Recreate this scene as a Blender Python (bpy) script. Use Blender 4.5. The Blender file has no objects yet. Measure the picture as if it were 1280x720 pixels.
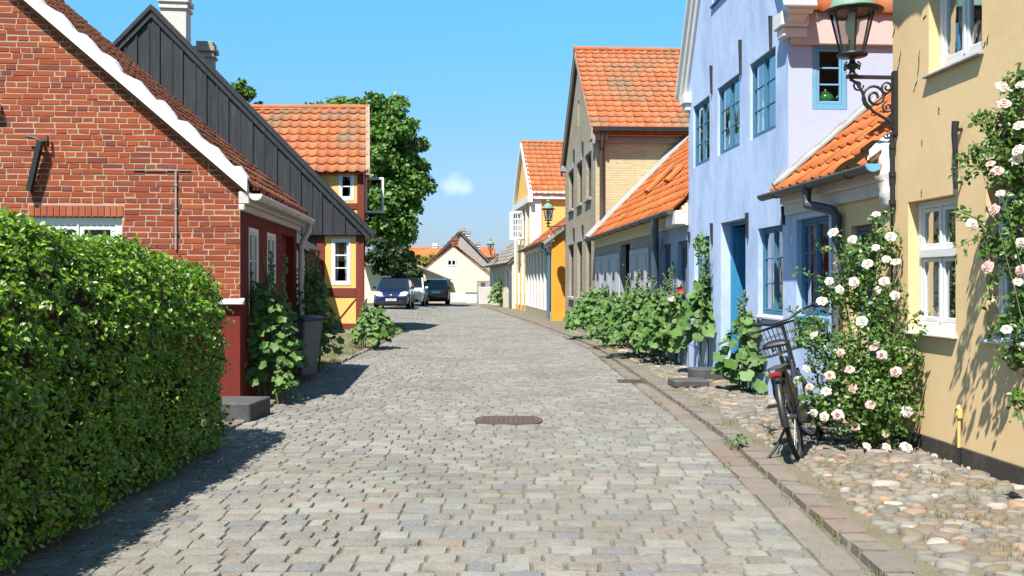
import bpy, bmesh, math, random
import numpy as np
from mathutils import Vector, Matrix

SC = bpy.context.scene
COL = SC.collection
random.seed(7)
RNG = np.random.default_rng(11)
FPX, EYE, CX, HY = 1150.0, 1.4, 640.0, 354.0      # focal length in photo pixels, eye height, principal column, horizon row
R = math.radians
OFF = {}

# ------------------------------------------------------------------ materials
def new_mat(name):
    m = bpy.data.materials.new(name); m.use_nodes = True
    nt = m.node_tree
    return m, nt, nt.nodes['Principled BSDF'], nt.nodes['Material Output']

def ramp(nt, cols, interp='LINEAR'):
    n = nt.nodes.new('ShaderNodeValToRGB'); cr = n.color_ramp; cr.interpolation = interp
    while len(cr.elements) < len(cols): cr.elements.new(0.5)
    for i, c in enumerate(cols):
        cr.elements[i].position = i/len(cols) if interp == 'CONSTANT' else i/max(1, len(cols)-1)
        cr.elements[i].color = (*c, 1)
    return n

def M(name, col, rough=.8, noise=None, noise2=None, noise3=None, bump=None, bump2=None, island=None, metal=0, spec=.3, coat=0, trans=0,
      stretch=None, interp='LINEAR', K=.76):
    """noise=(scale, colour, lo, hi): patches of another colour; bump=(scale, strength, distance); island=[colours picked per loose piece]"""
    sc = lambda c: tuple(q*K for q in c)
    col = sc(col); island = [sc(c) for c in island] if island else None
    m, nt, p, out = new_mat(name)
    N, L = nt.nodes, nt.links
    tc = N.new('ShaderNodeTexCoord')
    vec = tc.outputs['Object']
    if stretch:
        mp = N.new('ShaderNodeMapping'); mp.inputs['Scale'].default_value = stretch
        L.new(vec, mp.inputs['Vector']); svec = mp.outputs['Vector']
    else: svec = vec
    if island:
        g = N.new('ShaderNodeNewGeometry'); r = ramp(nt, island, interp)
        L.new(g.outputs['Random Per Island'], r.inputs['Fac']); c = r.outputs['Color']
    else:
        rgb = N.new('ShaderNodeRGB'); rgb.outputs[0].default_value = (*col, 1); c = rgb.outputs[0]
    for k, nz in enumerate((noise, noise2, noise3)):
        if not nz: continue
        t = N.new('ShaderNodeTexNoise'); t.inputs['Scale'].default_value = nz[0]; t.inputs['Detail'].default_value = 6
        t.inputs['Roughness'].default_value = .65
        L.new(svec, t.inputs['Vector'])
        mr = N.new('ShaderNodeMapRange'); mr.inputs['From Min'].default_value = nz[2]; mr.inputs['From Max'].default_value = nz[3]
        mr.inputs['To Max'].default_value = nz[4] if len(nz) > 4 else 1
        L.new(t.outputs['Fac'], mr.inputs['Value'])
        mx = N.new('ShaderNodeMix'); mx.data_type = 'RGBA'
        L.new(mr.outputs['Result'], mx.inputs['Factor']); L.new(c, mx.inputs[6]); mx.inputs[7].default_value = (*sc(nz[1]), 1)
        c = mx.outputs[2]
    L.new(c, p.inputs['Base Color'])
    p.inputs['Roughness'].default_value = rough; p.inputs['Metallic'].default_value = metal
    p.inputs['Specular IOR Level'].default_value = spec; p.inputs['Coat Weight'].default_value = coat
    p.inputs['Coat Roughness'].default_value = .05
    prev = None
    for b in (bump, bump2):
        if not b: continue
        t = N.new('ShaderNodeTexNoise'); t.inputs['Scale'].default_value = b[0]; t.inputs['Detail'].default_value = 5
        L.new(svec if b is bump else vec, t.inputs['Vector'])
        bp = N.new('ShaderNodeBump'); bp.inputs['Strength'].default_value = b[1]; bp.inputs['Distance'].default_value = b[2]
        L.new(t.outputs['Fac'], bp.inputs['Height'])
        if prev: L.new(prev, bp.inputs['Normal'])
        prev = bp.outputs['Normal']
    if prev: L.new(prev, p.inputs['Normal'])
    if trans:
        tr = N.new('ShaderNodeBsdfTranslucent'); L.new(c, tr.inputs['Color'])
        ms = N.new('ShaderNodeMixShader'); ms.inputs[0].default_value = trans
        L.new(p.outputs[0], ms.inputs[1]); L.new(tr.outputs[0], ms.inputs[2]); L.new(ms.outputs[0], out.inputs['Surface'])
    return m

def brick_mat(name, c1, c2, mortar, bw=.24, rh=.067, ms=.011, dirt=None, K=.8):
    c1, c2, mortar, dirt = [tuple(q*K for q in c) for c in (c1, c2, mortar, dirt or c2)]
    m, nt, p, out = new_mat(name); N, L = nt.nodes, nt.links
    tc = N.new('ShaderNodeTexCoord')
    b = N.new('ShaderNodeTexBrick'); b.offset = .5; b.squash = .5; b.squash_frequency = 2
    b.inputs['Scale'].default_value = 1; b.inputs['Brick Width'].default_value = bw; b.inputs['Row Height'].default_value = rh
    b.inputs['Mortar Size'].default_value = ms; b.inputs['Mortar Smooth'].default_value = .2
    b.inputs['Color1'].default_value = (*c1, 1); b.inputs['Color2'].default_value = (*c2, 1); b.inputs['Mortar'].default_value = (*mortar, 1)
    L.new(tc.outputs['UV'], b.inputs['Vector'])
    t = N.new('ShaderNodeTexNoise'); t.inputs['Scale'].default_value = .9; t.inputs['Detail'].default_value = 6
    L.new(tc.outputs['Object'], t.inputs['Vector'])
    mr = N.new('ShaderNodeMapRange'); mr.inputs['From Min'].default_value = .4; mr.inputs['From Max'].default_value = .75; mr.inputs['To Max'].default_value = .55
    L.new(t.outputs['Fac'], mr.inputs['Value'])
    mx = N.new('ShaderNodeMix'); mx.data_type = 'RGBA'
    L.new(mr.outputs['Result'], mx.inputs['Factor']); L.new(b.outputs['Color'], mx.inputs[6]); mx.inputs[7].default_value = (*dirt, 1)
    L.new(mx.outputs[2], p.inputs['Base Color'])
    bp = N.new('ShaderNodeBump'); bp.inputs['Strength'].default_value = .6; bp.inputs['Distance'].default_value = .01; bp.invert = True
    L.new(b.outputs['Fac'], bp.inputs['Height']); L.new(bp.outputs['Normal'], p.inputs['Normal'])
    p.inputs['Roughness'].default_value = .85; p.inputs['Specular IOR Level'].default_value = .2
    return m

def glass_mat(name, tint=(.75, .82, .85), gloss=.22):
    m, nt, p, out = new_mat(name); N, L = nt.nodes, nt.links
    N.remove(p)
    t = N.new('ShaderNodeBsdfTransparent'); t.inputs['Color'].default_value = (*tint, 1)
    g = N.new('ShaderNodeBsdfGlossy'); g.inputs['Roughness'].default_value = .02; g.inputs['Color'].default_value = (.9, .95, 1, 1)
    tc = N.new('ShaderNodeTexCoord'); n = N.new('ShaderNodeTexNoise'); n.inputs['Scale'].default_value = 3
    L.new(tc.outputs['Object'], n.inputs['Vector'])
    bp = N.new('ShaderNodeBump'); bp.inputs['Strength'].default_value = .12; bp.inputs['Distance'].default_value = .03
    L.new(n.outputs['Fac'], bp.inputs['Height']); L.new(bp.outputs['Normal'], g.inputs['Normal'])
    fr = N.new('ShaderNodeFresnel'); fr.inputs['IOR'].default_value = 1.5
    mt = N.new('ShaderNodeMath'); mt.operation = 'MULTIPLY_ADD'; mt.inputs[1].default_value = .55; mt.inputs[2].default_value = gloss*.12
    L.new(fr.outputs[0], mt.inputs[0])
    ms = N.new('ShaderNodeMixShader'); L.new(mt.outputs[0], ms.inputs[0])
    L.new(t.outputs[0], ms.inputs[1]); L.new(g.outputs[0], ms.inputs[2]); L.new(ms.outputs[0], out.inputs['Surface'])
    return m

# ------------------------------------------------------------------ objects
def tag(o, label=None, cat=None, group=None, kind=None):
    if label: o['label'] = label
    if cat: o['category'] = cat
    if group: o['group'] = group
    if kind: o['kind'] = kind
    return o

def thing(name, label, cat, loc=(0, 0, 0), group=None, rz=0):
    o = bpy.data.objects.new(name, None); COL.objects.link(o); o.empty_display_size = .2
    o.location = loc; o.rotation_euler = (0, 0, rz); OFF[o.name] = Vector(loc)
    return tag(o, label, cat, group)

def local_thing(name, label, cat, group=None):
    """an Empty whose parts are modelled round the origin and moved with it"""
    return thing(name, label, cat, (0, 0, 0), group)

def copy_tree(o, parent=None):
    c = o.copy(); COL.objects.link(c)
    if parent: c.parent = parent
    for ch in list(o.children): copy_tree(ch, c)
    return c

class Frame:
    """a vertical plane: u along the wall, v up, d outwards"""
    def __init__(s, p0, p1, left):
        s.o = Vector((p0[0], p0[1], 0)); u = Vector((p1[0]-p0[0], p1[1]-p0[1], 0)); u.normalize(); s.U = u
        s.N = Vector((-u.y, u.x, 0)) if left else Vector((u.y, -u.x, 0)); s.Z = Vector((0, 0, 1))
    def pt(s, u, v, d=0): return s.o + s.U*u + s.Z*v + s.N*d
    def uv(s, px, py, d=0):
        r = Vector(((px-CX)/FPX, 1, (HY-py)/FPX)); c = Vector((0, 0, EYE))
        o = s.o + s.N*d
        t = (o-c).dot(s.N)/r.dot(s.N); q = c + r*t
        return (q-o).dot(s.U), q.z
    def u(s, px, d=0): return s.uv(px, 300, d)[0]
    def near(s, u0):
        """the wall that turns the corner at u0 away from the street and faces the camera"""
        f = Frame((0, 0), (1, 0), True); f.o = s.pt(u0, 0, 0); f.U = -s.N; f.N = -s.U; return f
    def far(s, u1):
        f = Frame((0, 0), (1, 0), True); f.o = s.pt(u1, 0, 0); f.U = -s.N; f.N = s.U.copy(); return f
    def back(s, D):
        f = Frame((0, 0), (1, 0), True); f.o = s.pt(0, 0, -D); f.U = s.U.copy(); f.N = -s.N; return f

def ground_pt(px, py):
    d = py-HY
    return Vector((EYE*(px-CX)/d, FPX*EYE/d, 0))
def at(px, py, Y):
    return Vector(((px-CX)/FPX*Y, Y, EYE+(HY-py)/FPX*Y))

def link_mesh(name, me, mat, parent=None):
    o = bpy.data.objects.new(name, me); COL.objects.link(o)
    if mat is not None and len(me.materials) == 0: me.materials.append(mat)
    if parent is not None: o.parent = parent
    OFF[o.name] = OFF.get(parent.name, Vector()) if parent is not None else Vector()
    return o

class MB:
    def __init__(s): s.v = []; s.f = []; s.s = []; s.uv = {}
    def add(s, vs, fs, smooth=False):
        b = len(s.v); s.v.extend([tuple(v) for v in vs])
        for f in fs: s.f.append(tuple(i+b for i in f)); s.s.append(smooth)
    def hexa(s, p):        # 8 points: bottom ring 0-3, top ring 4-7
        s.add(p, [(0, 3, 2, 1), (4, 5, 6, 7), (0, 1, 5, 4), (1, 2, 6, 5), (2, 3, 7, 6), (3, 0, 4, 7)])
    def box(s, c, size, rz=0, ax=None):
        c = Vector(c); x, y, z = [q/2 for q in size]
        if ax: X, Y, Z = ax
        else:
            X = Vector((math.cos(rz), math.sin(rz), 0)); Y = Vector((-math.sin(rz), math.cos(rz), 0)); Z = Vector((0, 0, 1))
        s.hexa([c+X*a*x+Y*b*y+Z*k*z for k in (-1, 1) for a, b in ((-1, -1), (1, -1), (1, 1), (-1, 1))])
    def fbox(s, F, u0, u1, v0, v1, d0, d1):
        s.hexa([F.pt(u, v, d) for v in (v0, v1) for u, d in ((u0, d0), (u1, d0), (u1, d1), (u0, d1))])
    def prism(s, pts, vec):
        n = len(pts); vec = Vector(vec); P = [Vector(p) for p in pts]
        s.add(P+[p+vec for p in P], [tuple(range(n)), tuple(range(2*n-1, n-1, -1))]+[(i, (i+1) % n, n+(i+1) % n, n+i) for i in range(n)])
    def beam(s, a, b, w, h, up=(0, 0, 1)):
        a = Vector(a); b = Vector(b); t = (b-a); L = t.length; t.normalize(); up = Vector(up)
        x = t.cross(up); x.normalize(); y = x.cross(t)
        s.box((a+b)/2, (w, L, h), ax=(x, t, y))
    def tube(s, pts, r, n=8, cap=True, smooth=True):
        P = [Vector(p) for p in pts]; m = len(P); rs = r if isinstance(r, (list, tuple)) else [r]*m
        T = [(P[min(i+1, m-1)]-P[max(i-1, 0)]).normalized() for i in range(m)]
        a = Vector((0, 0, 1)) if abs(T[0].z) < .9 else Vector((1, 0, 0))
        x = T[0].cross(a).normalized(); vs = []; fs = []
        for i in range(m):
            x = (x - T[i]*x.dot(T[i]));
            if x.length < 1e-6: x = T[i].cross(Vector((.3, .5, .8)))
            x.normalize(); y = T[i].cross(x)
            for k in range(n):
                q = 2*math.pi*k/n; vs.append(P[i]+(x*math.cos(q)+y*math.sin(q))*rs[i])
        for i in range(m-1):
            for k in range(n):
                k2 = (k+1) % n; fs.append((i*n+k, i*n+k2, (i+1)*n+k2, (i+1)*n+k))
        s.add(vs, fs, smooth)
        if cap: s.add(vs[:n], [tuple(range(n-1, -1, -1))]); s.add(vs[-n:], [tuple(range(n))])
    def lathe(s, c, prof, n=16, axis=(0, 0, 1), smooth=True, ref=None):
        c = Vector(c); A = Vector(axis).normalized()
        x = Vector(ref) if ref else A.cross(Vector((0, 1, 0)) if abs(A.y) < .9 else Vector((1, 0, 0))); x.normalize(); y = A.cross(x)
        vs = []; fs = []; m = len(prof)
        for r, h in prof:
            for k in range(n):
                q = 2*math.pi*k/n; vs.append(c+A*h+(x*math.cos(q)+y*math.sin(q))*r)
        for i in range(m-1):
            for k in range(n):
                k2 = (k+1) % n; fs.append((i*n+k, i*n+k2, (i+1)*n+k2, (i+1)*n+k))
        s.add(vs, fs, smooth)
        if prof[0][0] > 1e-4: s.add(vs[:n], [tuple(range(n-1, -1, -1))])
        if prof[-1][0] > 1e-4: s.add(vs[-n:], [tuple(range(n))])
    def torus(s, c, R0, r, axis=(0, 1, 0), n=28, k=8, a0=0, a1=2*math.pi, ref=None):
        c = Vector(c); A = Vector(axis).normalized(); x = Vector(ref) if ref else A.cross(Vector((0, 0, 1)) if abs(A.z) < .9 else Vector((1, 0, 0)))
        x.normalize(); y = A.cross(x); full = abs(a1-a0) > 6.28; m = n if full else n+1
        vs = []; fs = []
        for i in range(m):
            q = a0+(a1-a0)*i/n; e = x*math.cos(q)+y*math.sin(q)
            for j in range(k):
                w = 2*math.pi*j/k; vs.append(c+e*(R0+r*math.cos(w))+A*r*math.sin(w))
        for i in range(n):
            i2 = (i+1) % m
            for j in range(k):
                j2 = (j+1) % k; fs.append((i*k+j, i2*k+j, i2*k+j2, i*k+j2))
        s.add(vs, fs, True)
    def build(s, name, mat, parent=None, bevel=0, recalc=True):
        off = OFF.get(parent.name, Vector()) if parent is not None else Vector()
        me = bpy.data.meshes.new(name)
        me.from_pydata([(a-off.x, b-off.y, c-off.z) for a, b, c in s.v], [], s.f)
        me.polygons.foreach_set('use_smooth', s.s)
        if recalc:
            bm = bmesh.new(); bm.from_mesh(me); bmesh.ops.recalc_face_normals(bm, faces=bm.faces); bm.to_mesh(me); bm.free()
        me.update()
        o = link_mesh(name, me, mat, parent)
        if bevel:
            b = o.modifiers.new('bevel', 'BEVEL'); b.width = bevel; b.segments = 1; b.limit_method = 'ANGLE'; b.angle_limit = R(40)
        return o

def soft(o, loc, label=None, cat=None, group=None):
    """give a one-mesh thing its own origin"""
    loc = Vector(loc); o.data.transform(Matrix.Translation(-loc)); o.location = loc
    return tag(o, label, cat, group)

# ------------------------------------------------------------------ walls
def wall(name, F, u0, u1, v0, v1, ops, mat, parent, reveal=.12, clips=(), top=None):
    """plane wall with rectangular openings (ua, ub, va, vb) and their reveals, cut along the clip lines (point, outward normal) in u, v"""
    us = sorted({u0, u1} | {x for o in ops for x in o[:2]}); vs = sorted({v0, v1} | {x for o in ops for x in o[2:4]})
    bm = bmesh.new(); cache = {}
    def V(u, v, d=0):
        k = (round(u, 5), round(v, 5), d)
        if k not in cache: cache[k] = bm.verts.new(k)
        return cache[k]
    for i in range(len(us)-1):
        for j in range(len(vs)-1):
            cu, cv = (us[i]+us[i+1])/2, (vs[j]+vs[j+1])/2
            if any(o[0] < cu < o[1] and o[2] < cv < o[3] for o in ops): continue
            bm.faces.new([V(us[i], vs[j]), V(us[i+1], vs[j]), V(us[i+1], vs[j+1]), V(us[i], vs[j+1])])
    for o in ops:
        r = o[4] if len(o) > 4 else reveal
        a, b, c, d = o[:4]
        for p, q in (((a, c), (b, c)), ((b, c), (b, d)), ((b, d), (a, d)), ((a, d), (a, c))):
            bm.faces.new([bm.verts.new((p[0], p[1], 0)), bm.verts.new((q[0], q[1], 0)), bm.verts.new((q[0], q[1], -r)), bm.verts.new((p[0], p[1], -r))])
    for (pu, pv), (nu, nv) in clips:
        bmesh.ops.bisect_plane(bm, geom=bm.verts[:]+bm.edges[:]+bm.faces[:], plane_co=(pu, pv, 0), plane_no=(nu, nv, 0), clear_outer=True)
    uvl = bm.loops.layers.uv.new('uv')
    for f in bm.faces:
        for l in f.loops: l[uvl].uv = (l.vert.co.x+l.vert.co.z, l.vert.co.y)
    off = OFF.get(parent.name, Vector()) if parent else Vector()
    for v in bm.verts: v.co = F.pt(v.co.x, v.co.y, v.co.z)-off
    me = bpy.data.meshes.new(name); bm.to_mesh(me); bm.free()
    return link_mesh(name, me, mat, parent)

def gable_clips(ua, va, ur, vr, ub, vb):
    """clip lines of a gable: eave (ua,va), ridge (ur,vr), eave (ub,vb)"""
    return [((ua, va), (-(vr-va), (ur-ua))), ((ub, vb), ((vr-vb), (ub-ur)))]

# ------------------------------------------------------------------ tiled roof slope
def tiles(mb, e0, e1, S, tw=.23, tl=.3, amp=.035, lift=.028, nu=6, ridge=True, seed=1):
    rnd = random.Random(seed); e0 = Vector(e0); e1 = Vector(e1); S = Vector(S)
    U = e1-e0; LU = U.length; U.normalize(); LS = S.length; s = S.normalized(); N = U.cross(s)
    if N.z < 0: N = -N
    nc = max(1, round(LU/tw)); nr = max(1, round(LS/tl)); w = LU/nc; h = LS/nr
    for r in range(nr):
        for c in range(nc):
            j = rnd.uniform(-.005, .007); dv = rnd.uniform(-.008, .008); tilt = rnd.uniform(-.006, .006); ds = rnd.uniform(-.004, .004)
            vs = []
            top = min((r+1)*h+.05, LS)
            for v, lf in ((r*h+dv, lift+j-.022), (r*h+dv, lift+j), (top, 0)):
                for i in range(nu+1):
                    t = i/nu; z = amp*(1-math.sin(math.pi*t))**1.3
                    vs.append(e0+U*((c+t)*w+ds)+s*v+N*(lf+z+tilt*(t-.5)))
            fs = []
            for k in range(2):
                for i in range(nu): a = k*(nu+1)+i; fs.append((a, a+1, a+nu+2, a+nu+1))
            mb.add(vs, fs, True)
    b = -.035
    mb.hexa([e0+N*(b-.04)+s*.03, e1+N*(b-.04)+s*.03, e1+S+N*(b-.04), e0+S+N*(b-.04), e0+N*b+s*.03, e1+N*b+s*.03, e1+S+N*b, e0+S+N*b])
    if ridge:
        n = max(1, round(LU/.38)); q = LU/n
        for k in range(n):
            mb.tube([e0+S+U*(k*q-.02), e0+S+U*((k+1)*q+.02)], [.105+rnd.uniform(0, .01), .095], 10)

def curtain_sheet(mb, F, u0, u1, v0, v1, d, waves=5, amp=.025, taper=0, n=26, seed=0):
    vs = []; rnd = random.Random(seed); ph = rnd.uniform(0, 6)
    for k in range(2):
        for i in range(n+1):
            t = i/n; uu = u0+(u1-u0)*t
            if k == 0: uu = u0+(u1-u0)*t*(1-taper) if taper >= 0 else u1-(u1-u0)*(1-t)*(1+taper)
            vs.append(F.pt(uu, (v0, v1)[k], d+amp*math.sin(ph+t*waves*6.283+.6*math.sin(t*9))))
    mb.add(vs, [(i, i+1, n+2+i, n+1+i) for i in range(n)], True)

def window(parent, F, u0, u1, v0, v1, mf, cols=2, rows=3, recess=.07, fw=.055, bar=.022, thick=.06, glass=None, curtain=None,
           split=True, transom=None, sill=None, name='window', curt_mat=None, ltag=None, shade_box=True):
    """frame mesh with child panes, curtains and sill.  split: a double stile in the middle; transom: (height fraction) of a heavy cross rail"""
    m = MB(); d1 = -recess; d0 = d1-thick
    m.fbox(F, u0, u0+fw, v0, v1, d0, d1); m.fbox(F, u1-fw, u1, v0, v1, d0, d1)
    m.fbox(F, u0+fw, u1-fw, v0, v0+fw*1.15, d0, d1); m.fbox(F, u0+fw, u1-fw, v1-fw, v1, d0, d1)
    a, b, c, d = u0+fw, u1-fw, v0+fw*1.15, v1-fw
    zones = [(c, d)]
    if transom:
        tv = c+(d-c)*transom; m.fbox(F, a, b, tv-fw*.6, tv+fw*.6, d0, d1+.022); zones = [(c, tv-fw*.6), (tv+fw*.6, d)]
    sw = fw*.62
    halves = [(a, b)]
    for zi, (z0, z1) in enumerate(zones):
        if split:
            mid = (a+b)/2; m.fbox(F, mid-.012, mid+.012, z0, z1, d1-.03, d1+.006); halves = [(a, mid-.012), (mid+.012, b)]
        for h0, h1 in halves:
            e0, e1 = d1-.034, d1-.006      # the sash
            m.fbox(F, h0+.003, h0+sw, z0+.003, z1-.003, e0, e1); m.fbox(F, h1-sw, h1-.003, z0+.003, z1-.003, e0, e1)
            m.fbox(F, h0+sw, h1-sw, z0+.003, z0+sw*1.2, e0, e1); m.fbox(F, h0+sw, h1-sw, z1-sw, z1-.003, e0, e1)
            p0, p1, q0, q1 = h0+sw, h1-sw, z0+sw*1.2, z1-sw
            nc = cols//2 if split else cols
            for k in range(1, nc): x = p0+(p1-p0)*k/nc; m.fbox(F, x-bar/2, x+bar/2, q0, q1, e0+.004, e1-.004)
            nr = rows[zi] if isinstance(rows, (list, tuple)) else rows
            for k in range(1, nr): y = q0+(q1-q0)*k/nr; m.fbox(F, p0, p1, y-bar/2, y+bar/2, e0+.006, e1-.006)
    o = m.build(name, mf, parent, bevel=.004)
    if ltag: o['label'] = ltag
    g = MB(); dg = d1-.026
    for h0, h1 in halves:
        for z0, z1 in zones: g.add([F.pt(h0, z0, dg), F.pt(h1, z0, dg), F.pt(h1, z1, dg), F.pt(h0, z1, dg)], [(0, 1, 2, 3)])
    g.build('pane', glass or MAT['glass'], o, recalc=False)
    if curtain:
        q = MB()
        for i, (t0, t1, b0, b1, tp) in enumerate(curtain):
            curtain_sheet(q, F, a+(b-a)*t0, a+(b-a)*t1, c+(d-c)*b0, c+(d-c)*b1, d0-.07, waves=max(2, (t1-t0)*9), taper=tp, seed=i+int(u0*50))
        q.build('curtain', curt_mat or MAT['curtain'], o, recalc=False)
    if shade_box:
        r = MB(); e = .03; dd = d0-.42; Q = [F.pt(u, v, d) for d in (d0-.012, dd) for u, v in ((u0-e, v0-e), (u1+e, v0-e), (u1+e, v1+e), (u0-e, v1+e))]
        r.add(Q, [(4, 5, 6, 7), (0, 1, 5, 4), (1, 2, 6, 5), (2, 3, 7, 6), (3, 0, 4, 7)]); r.build('shade_box', MAT['interior_shade'], o, recalc=False)  # added box, coloured dark to stand for indoor shade behind the panes
    if sill:
        over, proj, th, sm = sill
        s = MB(); s.hexa([F.pt(u0-over, v0-th, d1+.004), F.pt(u1+over, v0-th, d1+.004), F.pt(u1+over, v0-th, proj), F.pt(u0-over, v0-th, proj),
                          F.pt(u0-over, v0+.004, d1+.004), F.pt(u1+over, v0+.004, d1+.004), F.pt(u1+over, v0-.02, proj), F.pt(u0-over, v0-.02, proj)])
        s.build('sill', sm, o, bevel=.005)
    return o

def anchor(parent, F, u, v0, v1, mat, w=.03, d=.04):
    m = MB(); m.hexa([F.pt(u-w*.8, v0, .003), F.pt(u+w*.8, v0, .003), F.pt(u+w*.4, v0, d*.7), F.pt(u-w*.4, v0, d*.7),
                      F.pt(u-w*.7, v1, .003), F.pt(u+w*.7, v1, .003), F.pt(u+w*.5, v1, d), F.pt(u-w*.5, v1, d)])
    return m.build('wall_anchor', mat, parent)

def chimney(parent, c, w, d, z0, z1, mat, capm=None, rz=0):
    m = MB(); h = z1-z0
    m.box((c[0], c[1], (z0+z1)/2), (w, d, h), rz)
    m.box((c[0], c[1], z1-.34), (w+.1, d+.1, .1), rz)
    o = m.build('chimney', mat, parent, bevel=.01)
    k = MB(); k.box((c[0], c[1], z1-.14), (w+.16, d+.16, .14), rz); k.box((c[0], c[1], z1+.02), (w+.04, d+.04, .16), rz); k.build('chimney_cap', capm or mat, o, bevel=.012)
    return o

# ------------------------------------------------------------------ gabled house
def gable_house(root, F, u0, u1, D, eave, ridge, kind, wm, rm, ops=(), near_ops=(), oh=.25, verge=.12, tw=.23, tl=.3, reveal=.12, nu=6, front=True,
                nearwall=True, side_m=None, v0=0, seed=3, backtiles=False, ridge_d=None):
    side_m = side_m or wm
    FN, FF, FB = F.near(u0), F.far(u1), F.back(D)
    if kind == 'perp':
        um = (u0+u1)/2; gc = gable_clips(u0, eave, um, ridge, u1, eave)
        if front: wall('wall', F, u0, u1, v0, ridge, list(ops), wm, root, reveal, gc)
        if nearwall: wall('wall', FN, 0, D, v0, eave, list(near_ops), side_m, root, reveal)
        wall('wall', FF, 0, D, v0, eave, [], side_m, root); wall('wall', FB, u0, u1, v0, ridge, [], side_m, root, .1, gc)
        tn = (ridge-eave)/(um-u0); mb = MB()
        a = F.pt(u0-oh, eave-oh*tn, verge); b = F.pt(u0-oh, eave-oh*tn, -D-verge); S = F.pt(um, ridge, 0)-F.pt(u0-oh, eave-oh*tn, 0)
        tiles(mb, a, b, S+Vector((0, 0, .03)), tw, tl, nu=nu, seed=seed)
        a = F.pt(u1+oh, eave-oh*tn, verge); b = F.pt(u1+oh, eave-oh*tn, -D-verge); S2 = F.pt(um, ridge, 0)-F.pt(u1+oh, eave-oh*tn, 0)
        tiles(mb, a, b, S2+Vector((0, 0, .03)), tw*(1 if backtiles else 2), tl*(1 if backtiles else 2), nu=4, ridge=False, seed=seed+1)
        return mb.build('roof', rm, root, recalc=False)
    rd = ridge_d or D/2
    gc = gable_clips(0, eave, rd, ridge, D, eave)
    if front: wall('wall', F, u0, u1, v0, eave, list(ops), wm, root, reveal)
    if nearwall: wall('wall', FN, 0, D, v0, ridge, list(near_ops), side_m, root, reveal, gc)
    wall('wall', FF, 0, D, v0, ridge, [], side_m, root, .1, gc); wall('wall', FB, u0, u1, v0, eave, [], side_m, root)
    tn = (ridge-eave)/rd; mb = MB()
    a = F.pt(u0-verge, eave-oh*tn, oh); b = F.pt(u1+verge, eave-oh*tn, oh); S = F.pt(0, ridge, -rd)-F.pt(0, eave-oh*tn, oh)
    tiles(mb, a, b, S+Vector((0, 0, .03)), tw, tl, nu=nu, seed=seed)
    tn2 = (ridge-eave)/(D-rd)
    a = F.pt(u0-verge, eave-oh*tn2, -D-oh); b = F.pt(u1+verge, eave-oh*tn2, -D-oh); S2 = F.pt(0, ridge, -rd)-F.pt(0, eave-oh*tn2, -D-oh)
    tiles(mb, a, b, S2+Vector((0, 0, .03)), tw*2, tl*2, nu=4, ridge=False, seed=seed+1)
    return mb.build('roof', rm, root, recalc=False)

# ------------------------------------------------------------------ foliage
OVAL = (np.array([(0, 0, 0), (-.27, .33, .07), (.27, .33, .07), (-.24, .68, .05), (.24, .68, .05), (0, 1, -.06), (0, .33, 0), (0, .68, -.01)], float),
        [(0, 6, 1), (0, 2, 6), (1, 6, 7, 3), (6, 2, 4, 7), (3, 7, 5), (7, 4, 5)])
KITE = (np.array([(0, 0, 0), (-.36, .45, .07), (0, 1, 0), (.36, .45, .07)], float), [(0, 3, 2), (0, 2, 1)])
def _lobed():
    v = [(0, .42, -.05)]; n = 15
    for i in range(n):
        q = -math.pi/2+.25+(2*math.pi-.5)*i/(n-1)
        r = .5*(1+.13*math.cos(5*(q-math.pi/2)))*(1.0 if i % 2 else .9)
        v.append((r*math.cos(q), .45+r*math.sin(q), .05*math.cos(3*q)+.07*r))
    v.append((0, .12, -.02))
    m = len(v)-1
    return np.array(v, float), [(0, i, i+1) for i in range(1, n)]+[(0, n, m), (0, m, 1)]
LOBED = _lobed()

def leaf_mesh(name, P, Nrm, size, tmpl, mat, parent=None, jit=.6, droop=0, rng=RNG, up=None):
    """leaves at the points P that face Nrm, roughly; size: array of lengths"""
    tv, tf = tmpl; n = len(P); off = OFF.get(parent.name, Vector()) if parent is not None else Vector()
    nz = Nrm + rng.normal(0, jit, (n, 3)); nz /= np.linalg.norm(nz, axis=1)[:, None]+1e-9
    a = rng.normal(0, 1, (n, 3)) if up is None else np.tile(np.array(up, float), (n, 1))+rng.normal(0, .6, (n, 3))
    a[:, 2] -= droop
    y = a - nz*np.sum(a*nz, 1)[:, None]; y /= np.linalg.norm(y, axis=1)[:, None]+1e-9
    x = np.cross(y, nz)
    s = np.asarray(size)[:, None, None]; wf = rng.uniform(.8, 1.2, (n, 1, 1))
    V = P[:, None, :] + s*(tv[None, :, 0:1]*wf*x[:, None, :] + (tv[None, :, 1:2])*y[:, None, :] + tv[None, :, 2:3]*nz[:, None, :]*rng.uniform(.3, 2.2, (n, 1, 1)))
    V = V.reshape(-1, 3) - np.array(off)
    k = len(tv)
    loops = []; starts = []; tot = []; c = 0
    for f in tf: loops.extend(f); starts.append(c); tot.append(len(f)); c += len(f)
    loops = np.array(loops); LI = (loops[None, :]+np.arange(n)[:, None]*k).ravel().astype(np.int32)
    LS = (np.array(starts)[None, :]+np.arange(n)[:, None]*c).ravel().astype(np.int32)
    me = bpy.data.meshes.new(name)
    me.vertices.add(len(V)); me.vertices.foreach_set('co', V.ravel().astype(np.float32))
    me.loops.add(len(LI)); me.loops.foreach_set('vertex_index', LI)
    me.polygons.add(len(LS)); me.polygons.foreach_set('loop_start', LS)
    me.update(calc_edges=True)
    me.validate()
    return link_mesh(name, me, mat, parent)

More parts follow.
